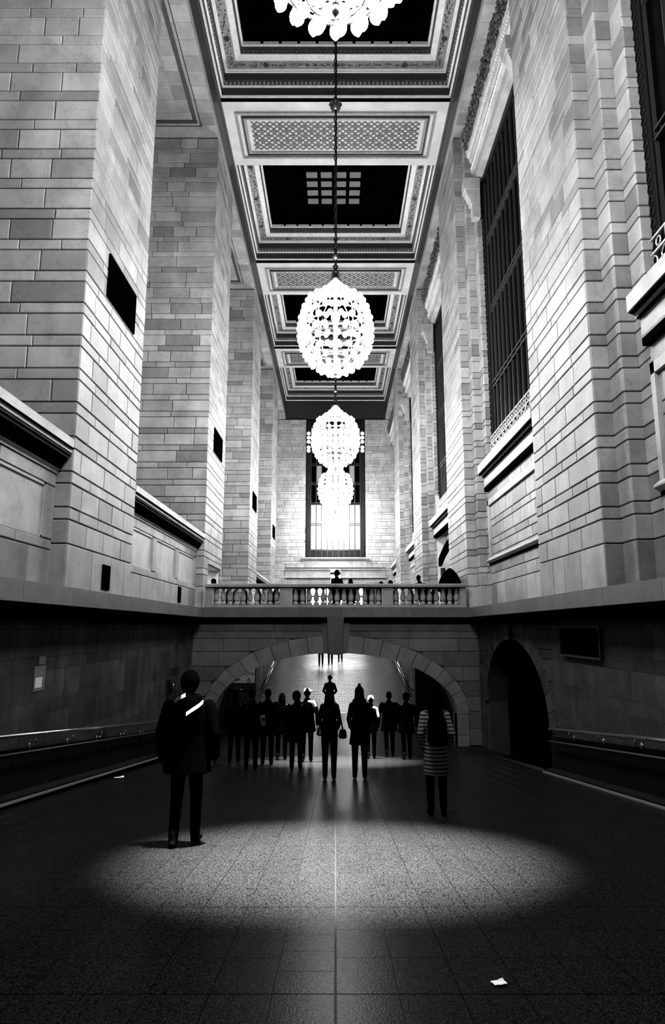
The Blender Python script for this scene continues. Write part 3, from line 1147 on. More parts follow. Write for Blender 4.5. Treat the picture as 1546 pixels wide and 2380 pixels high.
bw = .42
b = MB(); b.box(-EWX, -EWX + bw, yv - .12, yv + .1, EZ0, EZ1); b.box(EWX - bw, EWX, yv - .12, yv + .1, EZ0, EZ1); b.box(-EWX + bw, EWX - bw, yv - .12, yv + .1, EZ1 - .75, EZ1); b.box(-EWX + bw, EWX - bw, yv - .1, yv + .1, EZ0, EZ0 + .72)
b.build('border', M_IRON, w_end)
orn = MB()
rnd = random.Random(5)
for k in range(34):
    z = EZ0 + .2 + k * .34
    for s_ in (-1, 1):
        orn.torus((s_ * (EWX - bw / 2), yv - .13, z), .11, .02, 10, 4, Matrix.Rotation(pi / 2, 3, 'X'))
        orn.ell((s_ * (EWX - bw / 2), yv - .13, z + .17), (.05, .02, .05), 6, 4)
for k in range(9):
    x = -EWX + bw + (k + .5) * (2 * EWX - 2 * bw) / 9
    orn.torus((x, yv - .11, EZ0 + .3), .15, .02, 10, 4, Matrix.Rotation(pi / 2, 3, 'X'))
    orn.torus((x, yv - .11, EZ0 + .3), .07, .02, 8, 4, Matrix.Rotation(pi / 2, 3, 'X'))
    orn.ell((x, yv - .11, EZ0 + .6), (.16, .02, .03), 8, 4)
orn.build('border_scrollwork', M_STEEL, w_end, kind='stuff')
cols = [-EWX + bw + i * (2 * EWX - 2 * bw) / 9 for i in range(10)]
rowv = [1277, 1219, 1171, 1124, 1080, 1040, 993]
rows = [end_z(v) for v in rowv]
for i, x in enumerate(cols):
    m = MB().box(x - .035, x + .035, yv - .14, yv - .02, EZ0, EZ1 - .7); m.build('mullion', M_STEEL, w_end)
for j, z in enumerate(rows):
    m = MB().box(-EWX + bw, EWX - bw, yv - .13, yv - .03, z - .1, z - .04); m.build('transom', M_STEEL, w_end)
    if j: 
        m = MB().box(-EWX + bw, EWX - bw, yv - .13, yv - .03, z + .05, z + .1); m.build('transom', M_STEEL, w_end)
rowtop = rows + [EZ1 - .75]
for j in range(len(rows)):
    for i in range(9):
        mid = 2 <= i <= 6
        if j == 0: mt = M_P_HOT if mid else M_P_MID
        elif j == 1: mt = M_P_HOT if mid else M_P_MID
        elif j == 2: mt = M_P_HOT if mid else M_GLASS
        elif j == 3: mt = M_P_MID if 3 <= i <= 5 else (M_P_LOW if i % 2 else M_GLASS)
        elif j == 4: mt = M_P_LOW if mid else M_GLASS
        elif j == 5: mt = M_P_HOT
        else: mt = M_GLASS
        m = MB().box(cols[i] + .03, cols[i + 1] - .03, yv - .02, yv, rowtop[j] - .04, rowtop[j + 1] - .05)
        m.build('pane', mt, w_end)
for s_ in (-1, 1):
    for (va, vb_) in ((1003, 1032), (1036, 1052)):
        m = MB()
        za, zb_ = end_z(vb_), end_z(va)
        k = 3 if va == 1003 else 2
        for q in range(k):
            m.ell((s_ * (EWX - bw / 2), yv - .14, za + (zb_ - za) * (q + .5) / k), (.17, .02, .17), 10, 6)
        m.build('glowing_rosette', M_P_MID, w_end)  # white border rosettes given a glow of their own
# lit doors at the top of the far ramp
dr = empty('door_1', (0, YEND, .15), kind='structure', label='brightly lit glass doors at the top of the far ramp')
M_DOOR = emit('lit_door_glass', 1.0, DOOR_GLOW)
for i in range(6):
    x0 = -2.25 + i * .75
    m = MB().box(x0 + .06, x0 + .69, YEND + .3, YEND + .34, .25, 2.5); m.build('door_pane', M_DOOR, dr)
    m = MB().box(x0 + .06, x0 + .69, YEND + .3, YEND + .34, 2.62, 3.3); m.build('transom_pane', M_DOOR, dr)
    f_ = MB(); f_.box(x0, x0 + .06, YEND + .25, YEND + .4, .1, 3.35); f_.box(x0 + .69, x0 + .75, YEND + .25, YEND + .4, .1, 3.35); f_.box(x0 + .06, x0 + .69, YEND + .25, YEND + .4, 2.5, 2.62)
    f_.build('door_frame', M_IRON, dr)
m = MB().box(-.4, .4, YEND + .28, YEND + .32, 3.45, 4.3); m.build('fanlight_pane', M_P_HOT, dr)
for n_, sx in (('door_2', -1), ('door_3', 1)):
    d2 = empty(n_, (sx * 3.2, YEND, .15), kind='structure', label='dark closed doors beside the lit doors, %s half of the end wall' % ('left' if sx < 0 else 'right'))
    for k in range(2):
        xa = 2.36 + k * .86
        m = MB().box(sx * xa, sx * (xa + .82), YEND - .05, YEND - .01, .15, 3.3); m.build('door_leaf', M_IRON, d2)
        f_ = MB(); f_.box(sx * (xa + .1), sx * (xa + .72), YEND - .06, YEND - .05, .4, 1.5); f_.box(sx * (xa + .1), sx * (xa + .72), YEND - .06, YEND - .05, 1.7, 3.1); f_.build('door_panel', M_BLACK, d2)

# ---- walls beside the far ramp, under and beyond the bridge
wg = empty('wall_ramp', (0, 29, -3), kind='structure', label='low stone walls beside the far ramp and under the bridge')
b = MB()
for sx in (-1, 1):
    b.box(sx * 3.42, sx * 4.9, 31.5, YEND, -5, .25)
    b.box(sx * 3.42, sx * 5.2, YU + .35, 31.5, -5, .05)
    b.box(sx * 4.9, sx * 5.3, YBR + .6, YU + .4, -5, .05)
b.build('ramp_wall_core', M_JOINT, wg)
Sg = Masonry(wg, M_LOWER, 'stone', 200, .004, .0015)
for sx in (-1, 1):
    face(Sg, (sx * 3.42, YU + .35), (0, 1), (-sx, 0), 24, [(a, b_, 't') for a, b_ in LOWC if b_ < .3], wl=(.7, 1.4), seed=400 + sx)
    face(Sg, (sx * 3.42, YU + .3), (sx, 0), (0, -1), 1.5, [(-3.52, -3.1, 't'), (-3.1, -2.7, 't'), (-2.7, -2.3, 't'), (-2.3, -1.9, 't'), (-1.9, -1.4, 't'), (-1.4, -.9, 't'), (-.9, -.3, 't')], wl=(.7, 1.0), seed=410 + sx)
Sg.finish()
led2 = empty('trim_3', (0, 40, .4), kind='structure', label='stone ledges over the walls of the far ramp')
for sx in (-1, 1):
    y = 31.5
    while y < YEND - .2:
        y2 = min(y + 1.6, YEND)
        m = MB().box(sx * 3.3, sx * 4.3, y + .004, y2 - .004, .26, .6); m.build('ledge_slab', M_LEDGE, led2)
        y = y2

# ================================================================== PIERS
ORD = ['nearest', 'second nearest', 'third nearest', 'farthest']
for side, sx in (('left', -1), ('right', 1)):
    for i, y0 in enumerate(PIERS):
        y1 = y0 + PW
        d = {('left', 0): 'nearest stone pier on the left carrying the largest black louver',
             ('left', 1): 'second stone pier on the left, at the near end of the bridge balustrade',
             ('left', 2): 'third stone pier on the left, behind the bridge people',
             ('left', 3): 'farthest stone pier on the left, beside the end wall',
             ('right', 0): 'nearest stone pier on the right with stepped corners and no louver',
             ('right', 1): 'second stone pier on the right, where the balustrade ends',
             ('right', 2): 'third stone pier on the right, beyond the lit opening',
             ('right', 3): 'farthest stone pier on the right, beside the end wall'}[(side, i)]
        p = empty('stone_pier', (sx * (XW + 1), (y0 + y1) / 2, .62), label=d, cat='pier', group='stone piers along the %s side' % side)
        c = MB()
        S = Masonry(p, M_STONE, 'stone', 300)
        crs = grid_from(.62, ZS)
        if sx < 0:
            if i == 1:   # doorway through the pier onto the bridge
                da, db, dz = y0 + .75, y0 + 3.1, 2.1
                c.box(-XW - .05, -XO, y0 + .05, da, .4, ZS); c.box(-XW - .05, -XO, db, y1 - .02, .4, ZS); c.box(-XW - .05, -XO, da, db, dz, ZS)
                ln = MB(); ln.box(-6.55, -6.6, da, db, .2, dz); ln.box(-XW - .06, -6.6, db - .04, db - .01, .2, dz); ln.box(-XW - .06, -6.6, da + .01, da + .04, .2, dz); ln.box(-XW - .06, -6.6, da, db, dz - .04, dz - .01)
                ln.build('passage_lining', M_PLASTER, p)
                face(S, (-XW, y0), (0, 1), (1, 0), PW, crs, holes=[(.75, .2, 3.1, dz)], seed=500 + i)
            else:
                c.box(-XW - .05, -XO, y0 + .05, y1 - .02, .4, ZS)
                face(S, (-XW, y0), (0, 1), (1, 0), PW, crs, seed=500 + i)
            c.build('core', M_JOINT, p)
            face(S, (-XW, y0), (-1, 0), (0, -1), XO - XW, crs, wl=(.6, 1.3), seed=520 + i)
        else:
            c.box(XW + .05, XO, y0 + .05, y1 - .05, .4, ZS)
            c.box(XW + .33, XO, y0 - ST + .05, y1 + ST - .05, .4, ZS)
            c.box(XW + .58, XO, y0 - .9 + .05, y1 + .9 - .05, .4, ZS)
            c.build('core', M_JOINT, p)
            face(S, (XW, y0), (0, 1), (-1, 0), PW, crs, seed=540 + i)
            face(S, (XW, y0), (1, 0), (0, -1), .31, crs, wl=(.4, .6), seed=560 + i)
            face(S, (XW + .28, y0 - ST), (0, 1), (-1, 0), ST, crs, wl=(.5, .8), seed=561 + i)
            face(S, (XW + .28, y0 - ST), (1, 0), (0, -1), .29, crs, wl=(.4, .6), seed=562 + i)
            face(S, (XW + .54, y0 - .9), (0, 1), (-1, 0), .43, crs, wl=(.5, .8), seed=563 + i)
            face(S, (XW + .54, y0 - .9), (1, 0), (0, -1), .3, crs, wl=(.5, .8), seed=564 + i)
        S.finish()

# lamp in the side passage left of the bridge and in the room beyond the right opening
ld = bpy.data.lights.new('passage_lamp', 'AREA'); ld.energy = 60; ld.size = .8
lo = bpy.data.objects.new('passage_lamp', ld); COL.objects.link(lo); lo.location = (-5.4, 23.0, 2.05)
lo['label'] = 'lamp inside the passage through the second left pier'; lo['category'] = 'lamp'
b = MB(); b.box(-5.6, -5.2, 22.6, 23.4, 2.08, 2.1)
pr = empty('wall_passage', (6, 27, 2), kind='structure', label='lit side room beyond the right opening over the bridge')
b = MB(); b.box(7.1, 7.19, 25.1, 30.4, .25, 6.2); b.box(XR + .05, 7.1, 30.4, 30.5, .25, 6.2); b.box(XR + .55, 7.1, 25.1, 25.2, .25, 6.2); b.box(XR + .52, 7.1, 25.1, 30.5, 6.2, 6.3); b.box(XR, 7.1, 25.1, 30.5, .15, .25)
b.build('room_shell', M_PLASTER, pr)

# ================================================================== THE BRIDGE
br = empty('arch_bridge', (0, YBR, -1), label='low stone arch bridge crossing the ramp below the balustrade', cat='bridge')
AX, AZ0, AH = 3.73, -2.58, 1.83
OX, OH = 4.08, 2.36
b = MB()
K = 40
for i in range(K):
    a, c = -AX + 2 * AX * i / K, -AX + 2 * AX * (i + 1) / K
    za, zc = AZ0 + AH * sqrt(max(0, 1 - (a / AX) ** 2)), AZ0 + AH * sqrt(max(0, 1 - (c / AX) ** 2))
    y0_, y1_ = YBR + .06, YBR + .75
    b.hexa([(a, y0_, za), (c, y0_, zc), (c, y1_, zc), (a, y1_, za), (a, y0_, .3), (c, y0_, .3), (c, y1_, .3), (a, y1_, .3)])
b.box(-XL - .05, -AX, YBR + .06, YBR + .75, -4, .3); b.box(AX, XL + .05, YBR + .06, YBR + .75, -4, .3)
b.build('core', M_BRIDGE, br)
m = MB().box(-5.3, 5.3, YBR + .3, 31.5, -.2, ZDECK); m.build('deck', M_BRIDGE, br)
nv = 21
for i in range(nv):
    if i == nv // 2: continue
    t0, t1 = pi * i / nv + .003, pi * (i + 1) / nv - .003
    pts = []
    for q in range(4):
        t = t0 + (t1 - t0) * q / 3; pts.append((-AX * cos(t), AZ0 + AH * sin(t)))
    for q in range(4):
        t = t1 + (t0 - t1) * q / 3; pts.append((-OX * cos(t), AZ0 + OH * sin(t)))
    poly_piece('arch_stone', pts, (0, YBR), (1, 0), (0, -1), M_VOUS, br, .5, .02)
for sx in (-1, 1):
    for (z0, z1) in ((-3.2, -2.58), (-3.55, -3.2)):
        m = MB().box(sx * AX, sx * OX, YBR - .02, YBR + .5, z0 + .005, z1 - .005); m.build('arch_stone', M_VOUS, br)
polys = []
EX = 4.46


def botb(t):
    x = t - EX
    q = 1 - (x / (OX + .01)) ** 2
    return AZ0 + (OH + .01) * sqrt(q) if q > 0 else -9


clip_stones(polys, None, None, None, 2 * EX, [(-3.5, -3.0, 't'), (-3.0, -2.5, 't'), (-2.5, -2.05, 't'), (-2.05, -1.6, 't'), (-1.6, -1.15, 't'), (-1.15, -.7, 't'), (-.7, -.3, 't'), (-.3, -.08, 't'), (-.08, .16, 's')], botb, (.8, 1.6), 9)
for pts in polys:
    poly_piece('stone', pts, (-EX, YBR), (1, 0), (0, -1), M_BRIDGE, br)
ks = MB().hexa([(-.2, YBR - .14, -.8), (.2, YBR - .14, -.8), (.2, YBR + .4, -.8), (-.2, YBR + .4, -.8), (-.26, YBR - .3, .345), (.26, YBR - .3, .345), (.26, YBR + .4, .345), (-.26, YBR + .4, .345)])
ks.build('keystone', M_BRIDGE, br)
for sx in (-1, 1):
    m = MB().hexa([(sx * .2, YBR - .06, -.78), (sx * .36, YBR - .06, -.76), (sx * .36, YBR + .3, -.76), (sx * .2, YBR + .3, -.78), (sx * .26, YBR - .06, .18), (sx * .45, YBR - .06, .18), (sx * .45, YBR + .3, .18), (sx * .26, YBR + .3, .18)])
    m.build('keystone_shoulder', M_BRIDGE, br)
m = MB(); m.box(-XL, XL, YBR - .16, YBR + .2, .25, .345); m.box(-XL, XL, YBR - .08, YBR + .2, .165, .25); m.build('cornice', M_DARKTRIM, br)
x = -4.12
rnd = random.Random(4)
while x < 4.12:
    x2 = min(x + rnd.uniform(.9, 1.7), 4.12)
    m = MB().box(x + .004, x2 - .004, YBR - .22, YBR + .5, .347, .65); m.build('fascia_slab', M_BRIDGE, br)
    x = x2

m = MB(); m.box(-4.1, 4.1, YBR - .19, YBR + .4, .35, .648); m.build('fascia_core', M_JOINT, br)
bal = empty('balustrade', (0, YBR, .65), label='pale stone balustrade with turned balusters along the bridge', cat='balustrade')
YBA = YBR + .02
m = MB(); m.box(-4.08, 4.08, YBA - .12, YBA + .15, .66, .73); m.box(-4.08, 4.08, YBA - .15, YBA + .15, 1.29, 1.36); m.build('rail_core', M_JOINT, bal)
x = -4.1
while x < 4.1:
    x2 = min(x + 1.37, 4.1)
    m = MB().box(x + .003, x2 - .003, YBA - .18, YBA + .2, .652, .735); m.build('base_rail', M_BALU, bal)
    m = MB().prism([(YBA - .2, 1.285), (YBA - .21, 1.36), (YBA - .18, 1.39), (YBA + .2, 1.39), (YBA + .22, 1.36), (YBA + .2, 1.285)], 'x', x + .003, x2 - .003); m.build('handrail', M_BALU, bal)
    x = x2
m = MB().box(-4.1, 4.1, YBA - .14, YBA + .15, 1.25, 1.284); m.build('rail_bed', M_DARKTRIM, bal)
peds = [(-4.1, -3.87), (-1.75, -1.37), (1.47, 1.81), (3.93, 4.1)]
for (a, c) in peds:
    m = MB().box(a, c, YBA - .14, YBA + .15, .737, 1.25); m.build('pedestal', M_BALU, bal)
bprof = [(.085, 0), (.085, .05), (.07, .07), (.045, .1), (.045, .115), (.075, .13), (.085, .15), (.075, .17), (.088, .2), (.09, .23), (.075, .3), (.052, .37), (.038, .43), (.036, .45), (.055, .465), (.055, .485), (.07, .5), (.07, .515)]
bm_ = MB().lathe(bprof, 14).mesh('baluster', M_BALU, True)
for (a, c, k) in ((-3.87, -1.75, 10), (-1.37, 1.47, 13), (1.81, 3.93, 10)):
    for i in range(k):
        link('baluster', bm_, bal, (a + (c - a) * (i + .5) / k, YBA, .737))

# ================================================================== RIGHT-HAND WINDOWS
for bi, (y0, y1) in enumerate(ALL_BAYS):
    a = y0 + .9 if bi else y0
    c = y1 - .9
    if bi == 4: c = y1 - .3
    xg = XR + .3
    names = ['nearest tall dark window on the right, cut by the picture edge', 'tall dark window between the two nearest right piers', 'tall dark window above the lit opening on the right',
             'tall dark window between third and fourth right piers', 'farthest dark window on the right beside the end wall']
    w = empty('window_%d' % (bi + 2), (xg, (a + c) / 2, ZSILL), kind='structure', label=names[bi])
    m = MB().box(xg, xg + .03, a - .1, c + .1, ZSILL, ZHEAD + .2); m.build('glass', M_GLASS, w)
    m = MB().box(xg + .6, xg + .65, a - 1, c + 1, ZSILL - .4, ZHEAD + .5); m.build('outer_blind', M_BLACK, w)
    fr = MB(); fr.box(xg - .1, xg, a - .1, a + .26, ZSILL, ZHEAD + .1); fr.box(xg - .1, xg, c - .26, c + .1, ZSILL, ZHEAD + .1); fr.box(xg - .1, xg, a, c, ZHEAD - .25, ZHEAD + .1)
    fr.build('frame', M_IRON, w)
    rnd = random.Random(bi)
    sc = MB()
    z = ZSILL + .15
    while z < ZHEAD:
        for e in (a + .08, c - .08):
            sc.torus((xg - .11, e, z), .07, .014, 8, 3, Matrix.Rotation(pi / 2, 3, 'Y'))
        z += .2
    sc.build('frame_scrolls', M_IRON, w, kind='stuff')
    nm = 11
    for k in range(nm + 1):
        y = a + .26 + (c - a - .52) * k / nm
        m = MB().box(xg - .06, xg + .0, y - .012, y + .012, ZSILL, ZHEAD); m.build('mullion', M_STEEL, w)
    for zt in (7.45, 9.95, 12.4):
        for dz in (0, .16):
            m = MB().box(xg - .07, xg, a + .2, c - .2, zt + dz, zt + dz + .04); m.build('transom', M_STEEL, w)
        cr = MB()
        for k in range(2 * nm):
            y = a + .26 + (c - a - .52) * (k + .5) / (2 * nm)
            cr.torus((xg - .04, y, zt + .1), .045, .01, 8, 3, Matrix.Rotation(pi / 2, 3, 'Y'))
        cr.build('transom_rings', M_IRON, w, kind='stuff')
    # ornamental grille at the foot
    gx = xg - .16
    for zt in (5.12, 5.62, 5.86):
        m = MB().box(gx - .015, gx + .015, a + .05, c - .05, zt, zt + .03); m.build('grille_rail', M_GRILLE, w)
    gr = MB()
    ng = 14
    for k in range(ng):
        yc = a + .05 + (c - a - .1) * (k + .5) / ng
        hw = (c - a - .1) / ng / 2
        gr.tube([(gx, yc - hw, 5.1), (gx, yc - hw, 5.88)], .014, 5)
        for s_ in (-1, 1):
            pts = [(gx, yc + s_ * (hw * .95 - hw * .9 * (t / 10) * abs(cos(t * .45))), 5.15 + .45 * t / 10) for t in range(11)]
            gr.tube(pts, .012, 4)
            pts = [(gx, yc + s_ * hw * .45 + .09 * cos(t * .7) * (1 - t / 14), 5.36 + .09 * sin(t * .7) * (1 - t / 14)) for t in range(12)]
            gr.tube(pts, .012, 4)
        gr.torus((gx, yc, 5.75), .07, .013, 8, 4, Matrix.Rotation(pi / 2, 3, 'Y'))
    gr.build('grille_scrollwork', M_GRILLE, w, kind='stuff')

# ================================================================== CHANDELIERS
R_T = [(.14, 2.74, 6), (.27, 2.6, 10), (.47, 2.44, 14), (.79, 2.22, 18), (.91, 1.96, 20), (.98, 1.7, 22), (1.02, 1.42, 22), (1.01, 1.14, 22), (.95, .88, 21), (.84, .64, 19), (.68, .42, 16), (.44, .24, 11), (.18, .13, 6)]
bulb_me = MB().lathe([(.02, .085), (.045, .07), (.066, .035), (.074, 0), (.07, -.03), (.05, -.065), (.026, -.085), (.006, -.098)], 10).mesh('bulb', M_BULB, True)
hoop_me, rib_me = {}, None


def chandelier(y, ztop, label, full=True):
    z0 = 6.85
    ch = empty('chandelier', (0, y, z0), label=label, cat='chandelier', group='row of bulb-covered globe chandeliers along the hall')
    W = Vector((0, y, z0))

    def part(name, mb, mat, smooth=True, key=None):
        if key and key in hoop_me:
            me = hoop_me[key]
        else:
            me = mb.mesh(name, mat, smooth)
            if key: hoop_me[key] = me
        return link(name, me, ch, W)
    for k, (r, z, nb) in enumerate(R_T):
        part('hoop', MB().torus((0, 0, z), r - .09 if r > .2 else r, .02, 28, 5), M_BRASS, True, 'hoop%d' % k)
        off = .5 * (k % 2)
        for j in range(nb):
            an = 2 * pi * (j + off) / nb
            # bulbs lean outwards, tips hanging
            tilt = .25 + .5 * (1.4 - z) / 1.4 if z < 1.4 else .25
            Mx = Matrix.Rotation(an, 3, 'Z') @ Matrix.Rotation(-tilt * (1 if z < 1.4 else 1.0), 3, 'Y')
            link('bulb', bulb_me, ch, W + Vector((r * cos(an), r * sin(an), z)), Mx)
    for j in range(12):
        an = 2 * pi * j / 12
        pts = [((r - .09 if r > .2 else r) * cos(an), (r - .09 if r > .2 else r) * sin(an), z) for (r, z, nb) in R_T]
        part('rib', MB().tube(pts, .016, 5), M_BRASS, True, 'rib%d' % j)
    part('stem', MB().lathe([(.03, .0), (.07, .1), (.05, .3), (.05, .8), (.1, .9), (.12, 1.0), (.06, 1.1), (.06, 1.6), (.12, 1.7), (.13, 1.8), (.06, 1.9), (.05, 2.8)], 12), M_BRASS, True, 'stem')
    part('finial', MB().lathe([(.005, -.1), (.04, -.06), (.055, -.02), (.04, .02), (.03, .06)], 10), M_BRASS, True, 'finial')
    part('cap', MB().lathe([(.17, 2.9), (.15, 2.93), (.1, 3.02), (.085, 3.08), (.09, 3.1), (.11, 3.12), (.11, 3.15), (.06, 3.17), (.05, 3.25), (.08, 3.28), (.08, 3.33), (.04, 3.36), (.03, 3.4)], 14), M_BRASS_D, True, 'cap')
    # chain
    cm = MB()
    z = 3.42
    top = ztop - z0
    k = 0
    while z < top:
        M_ = Matrix.Rotation(pi / 2 * (k % 2), 3, 'Z') @ Matrix.Rotation(pi / 2, 3, 'X')
        cm.torus((0, 0, z + .09), .042, .02, 10, 5, M_, .8, 2.3)
        z += .165; k += 1
    part('chain', cm, M_BRASS_D, True, 'chain')
    part('power_cable', MB().tube([(.02, .02, 3.4), (.02, .02, top)], .026, 6), M_BRASS_D, True, 'cable')
    kb = MB().ell((0, 0, 8.6), (.17, .17, .2), 14, 10)
    for q in range(8):
        an = q * pi / 4
        kb.ell((.16 * cos(an), .16 * sin(an), 8.6), (.04, .04, .07), 6, 4)
        kb.ell((.12 * cos(an), .12 * sin(an), 8.47), (.035, .035, .05), 6, 4)
    part('chain_ball', kb, M_BRASS, True, 'ball')
    part('lower_ball', MB().ell((0, 0, 3.62), (.1, .1, .09), 10, 8), M_BRASS, True, 'ball2')
    sd_ = bpy.data.lights.new('downlight', 'SPOT')
    sd_.energy = DOWN; sd_.spot_size = radians(28); sd_.spot_blend = 1.0; sd_.shadow_soft_size = .12
    so = bpy.data.objects.new('downlight', sd_); COL.objects.link(so); so.parent = ch; so.location = (0, 0, -.2)
    return ch


CH_Y = [6.24, 17.15, 27.85, 38.5, 51.2]
CH_L = ['nearest chandelier, cut off by the top edge of the picture', 'largest whole glowing chandelier, hanging before the third coffer', 'glowing chandelier hanging in front of the top of the end window',
        'glowing chandelier hanging in front of the middle of the end window', 'farthest glowing chandelier, low in front of the end window']
for y, l in zip(CH_Y, CH_L):
    chandelier(y, ZC + 1.6, l)

# ================================================================== VENTS, SIGNS, RAILS
for i, y0 in enumerate(PIERS):
    ya, yb = y0 + .95, y0 + 2.55
    z0, z1 = 6.0, 6.85
    names = ['large black louver on the nearest left pier', 'black louver on the second left pier', 'small black louver on the third left pier', 'tiny black louver on the farthest left pier']
    e = empty('vent_grille', (-XW, (ya + yb) / 2, z0), label=names[i], cat='vent', group='black louvers on the left piers')
    m = MB().box(-XW - .02, -XW + .015, ya, yb, z0, z1); m.build('back_plate', M_BLACK, e)
    f_ = MB(); f_.box(-XW, -XW + .035, ya, yb, z0, z0 + .03); f_.box(-XW, -XW + .035, ya, yb, z1 - .03, z1); f_.box(-XW, -XW + .035, ya, ya + .03, z0, z1); f_.box(-XW, -XW + .035, yb - .03, yb, z0, z1)
    f_.build('frame', M_BLACK, e)
    for k in range(10):
        z = z0 + .06 + k * (z1 - z0 - .1) / 10
        s = MB().hexa([(-XW + .015, ya + .03, z + .03), (-XW + .03, ya + .03, z), (-XW + .03, yb - .03, z), (-XW + .015, yb - .03, z + .03), (-XW + .017, ya + .03, z + .036), (-XW + .032, ya + .03, z + .006), (-XW + .032, yb - .03, z + .006), (-XW + .017, yb - .03, z + .036)])
        s.build('slat', M_BLACK, e)
for (ya, yb, z0, z1, xx, l) in ((11.75, 12.15, .69, 1.14, -XW, 'small black upright vent low on the nearest left pier'), (18.5, 18.85, .72, 1.17, -XD, 'small black upright vent low in the left bay before the bridge')):
    e = empty('floor_vent', (xx, (ya + yb) / 2, z0), label=l, cat='vent')
    m = MB().box(xx - .02, xx + .02, ya, yb, z0, z1); m.build('back_plate', M_BLACK, e)
    for k in range(8):
        z = z0 + .03 + k * (z1 - z0 - .06) / 8
        m = MB().box(xx + .02, xx + .03, ya + .02, yb - .02, z, z + .02); m.build('slat', M_BLACK, e)

# handrails
for side, sx in (('left', -1), ('right', 1)):
    h = empty('handrail', (sx * (XL - .12), 8, -1.2), label='polished metal handrail along the lower %s wall of the ramp' % side, cat='handrail', group='handrails on the near ramp')
    stop = 14.0 if sx > 0 else 20.4
    xr = sx * (XL - .12)
    b = MB().tube([(xr, 2, fz(2) + .86), (xr, stop, fz(stop) + .86)], .028, 10); b.build('rail', M_RAIL, h, True)
    b = MB().tube([(xr, 2, fz(2) + .62), (xr, stop, fz(stop) + .62)], .02, 8); b.build('lower_rail', M_IRON, h, True)
    y = 3.0
    while y < stop:
        z = fz(y) + .86
        b = MB().tube([(xr, y, z - .02), (xr, y, z - .09), (sx * (XL - .06), y, z - .12), (sx * (XL + .01), y, z - .12)], .012, 6)
        b.ell((sx * (XL - .03), y, z - .12), (.01, .045, .045), 10, 6)
        b.build('bracket', M_RAIL, h, True)
        y += 1.4
    h2 = empty('handrail', (sx * 3.25, 35, -2), label='polished handrail along the %s wall of the far ramp beyond the bridge' % side, cat='handrail', group='handrails on the far ramp')
    for (dz, r, xx, nm_) in ((.86, .035, 3.22, 'rail'), (.55, .025, 3.26, 'lower_rail')):
        b = MB().tube([(sx * xx, YU + .6, fz(YU + .6) + dz), (sx * xx, 50, fz(50) + dz)], r, 8); b.build(nm_, M_RAIL, h2, True)
    y = YU + .8
    while y < 50:
        b = MB().tube([(sx * 3.22, y, fz(y) + .84), (sx * 3.36, y, fz(y) + .76), (sx * 3.43, y, fz(y) + .76)], .014, 5); b.build('bracket', M_IRON, h2, True)
        y += 1.6
b = MB().tube([(-4.6, YU + .24, -2.58), (-3.55, YU + .24, -2.58)], .03, 8)
o = b.build('wall_rail', M_RAIL, None, True); tag(o, 'short level metal rail under the restroom sign', 'handrail')

for (xx, en, l_) in ((-3.95, 48.0, 'left'), (4.0, 5.0, 'right')):  # fill lamps added to brighten the sign wall under the bridge
    gl = empty('fill_lamp', (xx, 26.6, -.22), label='added fill lamp on the underside of the bridge, %s side' % l_, cat='lamp')
    b = MB().lathe([(.1, 0), (.1, -.05), (.07, -.08)], 14, (xx, 26.6, -.22)); b.build('housing', M_IRON, gl, True)
    pl_ = bpy.data.lights.new('gallery_fill', 'POINT'); pl_.energy = en; pl_.shadow_soft_size = .06
    po = bpy.data.objects.new('gallery_fill', pl_); COL.objects.link(po); po.parent = gl; po.location = (0, 0, -.2)
# sign under the arch
sg = empty('wall_sign', (-4.0, YU + .27, -2.1), label='pale restroom sign with black lettering and arrow under the arch', cat='sign')
m = MB().box(-4.62, -3.46, YU + .25, YU + .29, -2.3, -1.3); m.build('board', M_SIGN, sg)


def text(s, x, y, z, size, mat, parent, name, rot=(pi / 2, 0, 0), align='CENTER', ext=.004):
    c = bpy.data.curves.new(name, 'FONT'); c.body = s; c.size = size; c.align_x = align; c.extrude = ext
    tmp = bpy.data.objects.new(name, c); COL.objects.link(tmp)
    dg_ = bpy.context.evaluated_depsgraph_get(); dg_.update()
    me_ = bpy.data.meshes.new_from_object(tmp.evaluated_get(dg_))
    bpy.data.objects.remove(tmp)
    o = bpy.data.objects.new(name, me_); COL.objects.link(o)
    o.data.materials.clear(); o.data.materials.append(mat)
    o.location = Vector((x, y, z)) - root_loc(parent); o.rotation_euler = rot; o.parent = parent
    return o


text('RESTROOMS', -4.02, YU + .245, -1.98, .19, M_BLACK, sg, 'lettering')
ar = MB().prism([(-4.35, -2.16), (-4.25, -2.1), (-4.25, -2.14), (-4.08, -2.14), (-4.08, -2.18), (-4.25, -2.18), (-4.25, -2.22)], 'y', YU + .235, YU + .25); ar.build('arrow', M_BLACK, sg)
wc = MB(); wc.torus((-3.72, YU + .243, -2.2), .06, .012, 14, 4, Matrix.Rotation(pi / 2, 3, 'X')); wc.ell((-3.74, YU + .243, -2.06), (.022, .01, .022), 8, 6)
wc.tube([(-3.74, YU + .243, -2.09), (-3.74, YU + .243, -2.16), (-3.67, YU + .243, -2.16), (-3.65, YU + .243, -2.23)], .012, 5); wc.build('wheelchair_symbol', M_BLACK, sg)

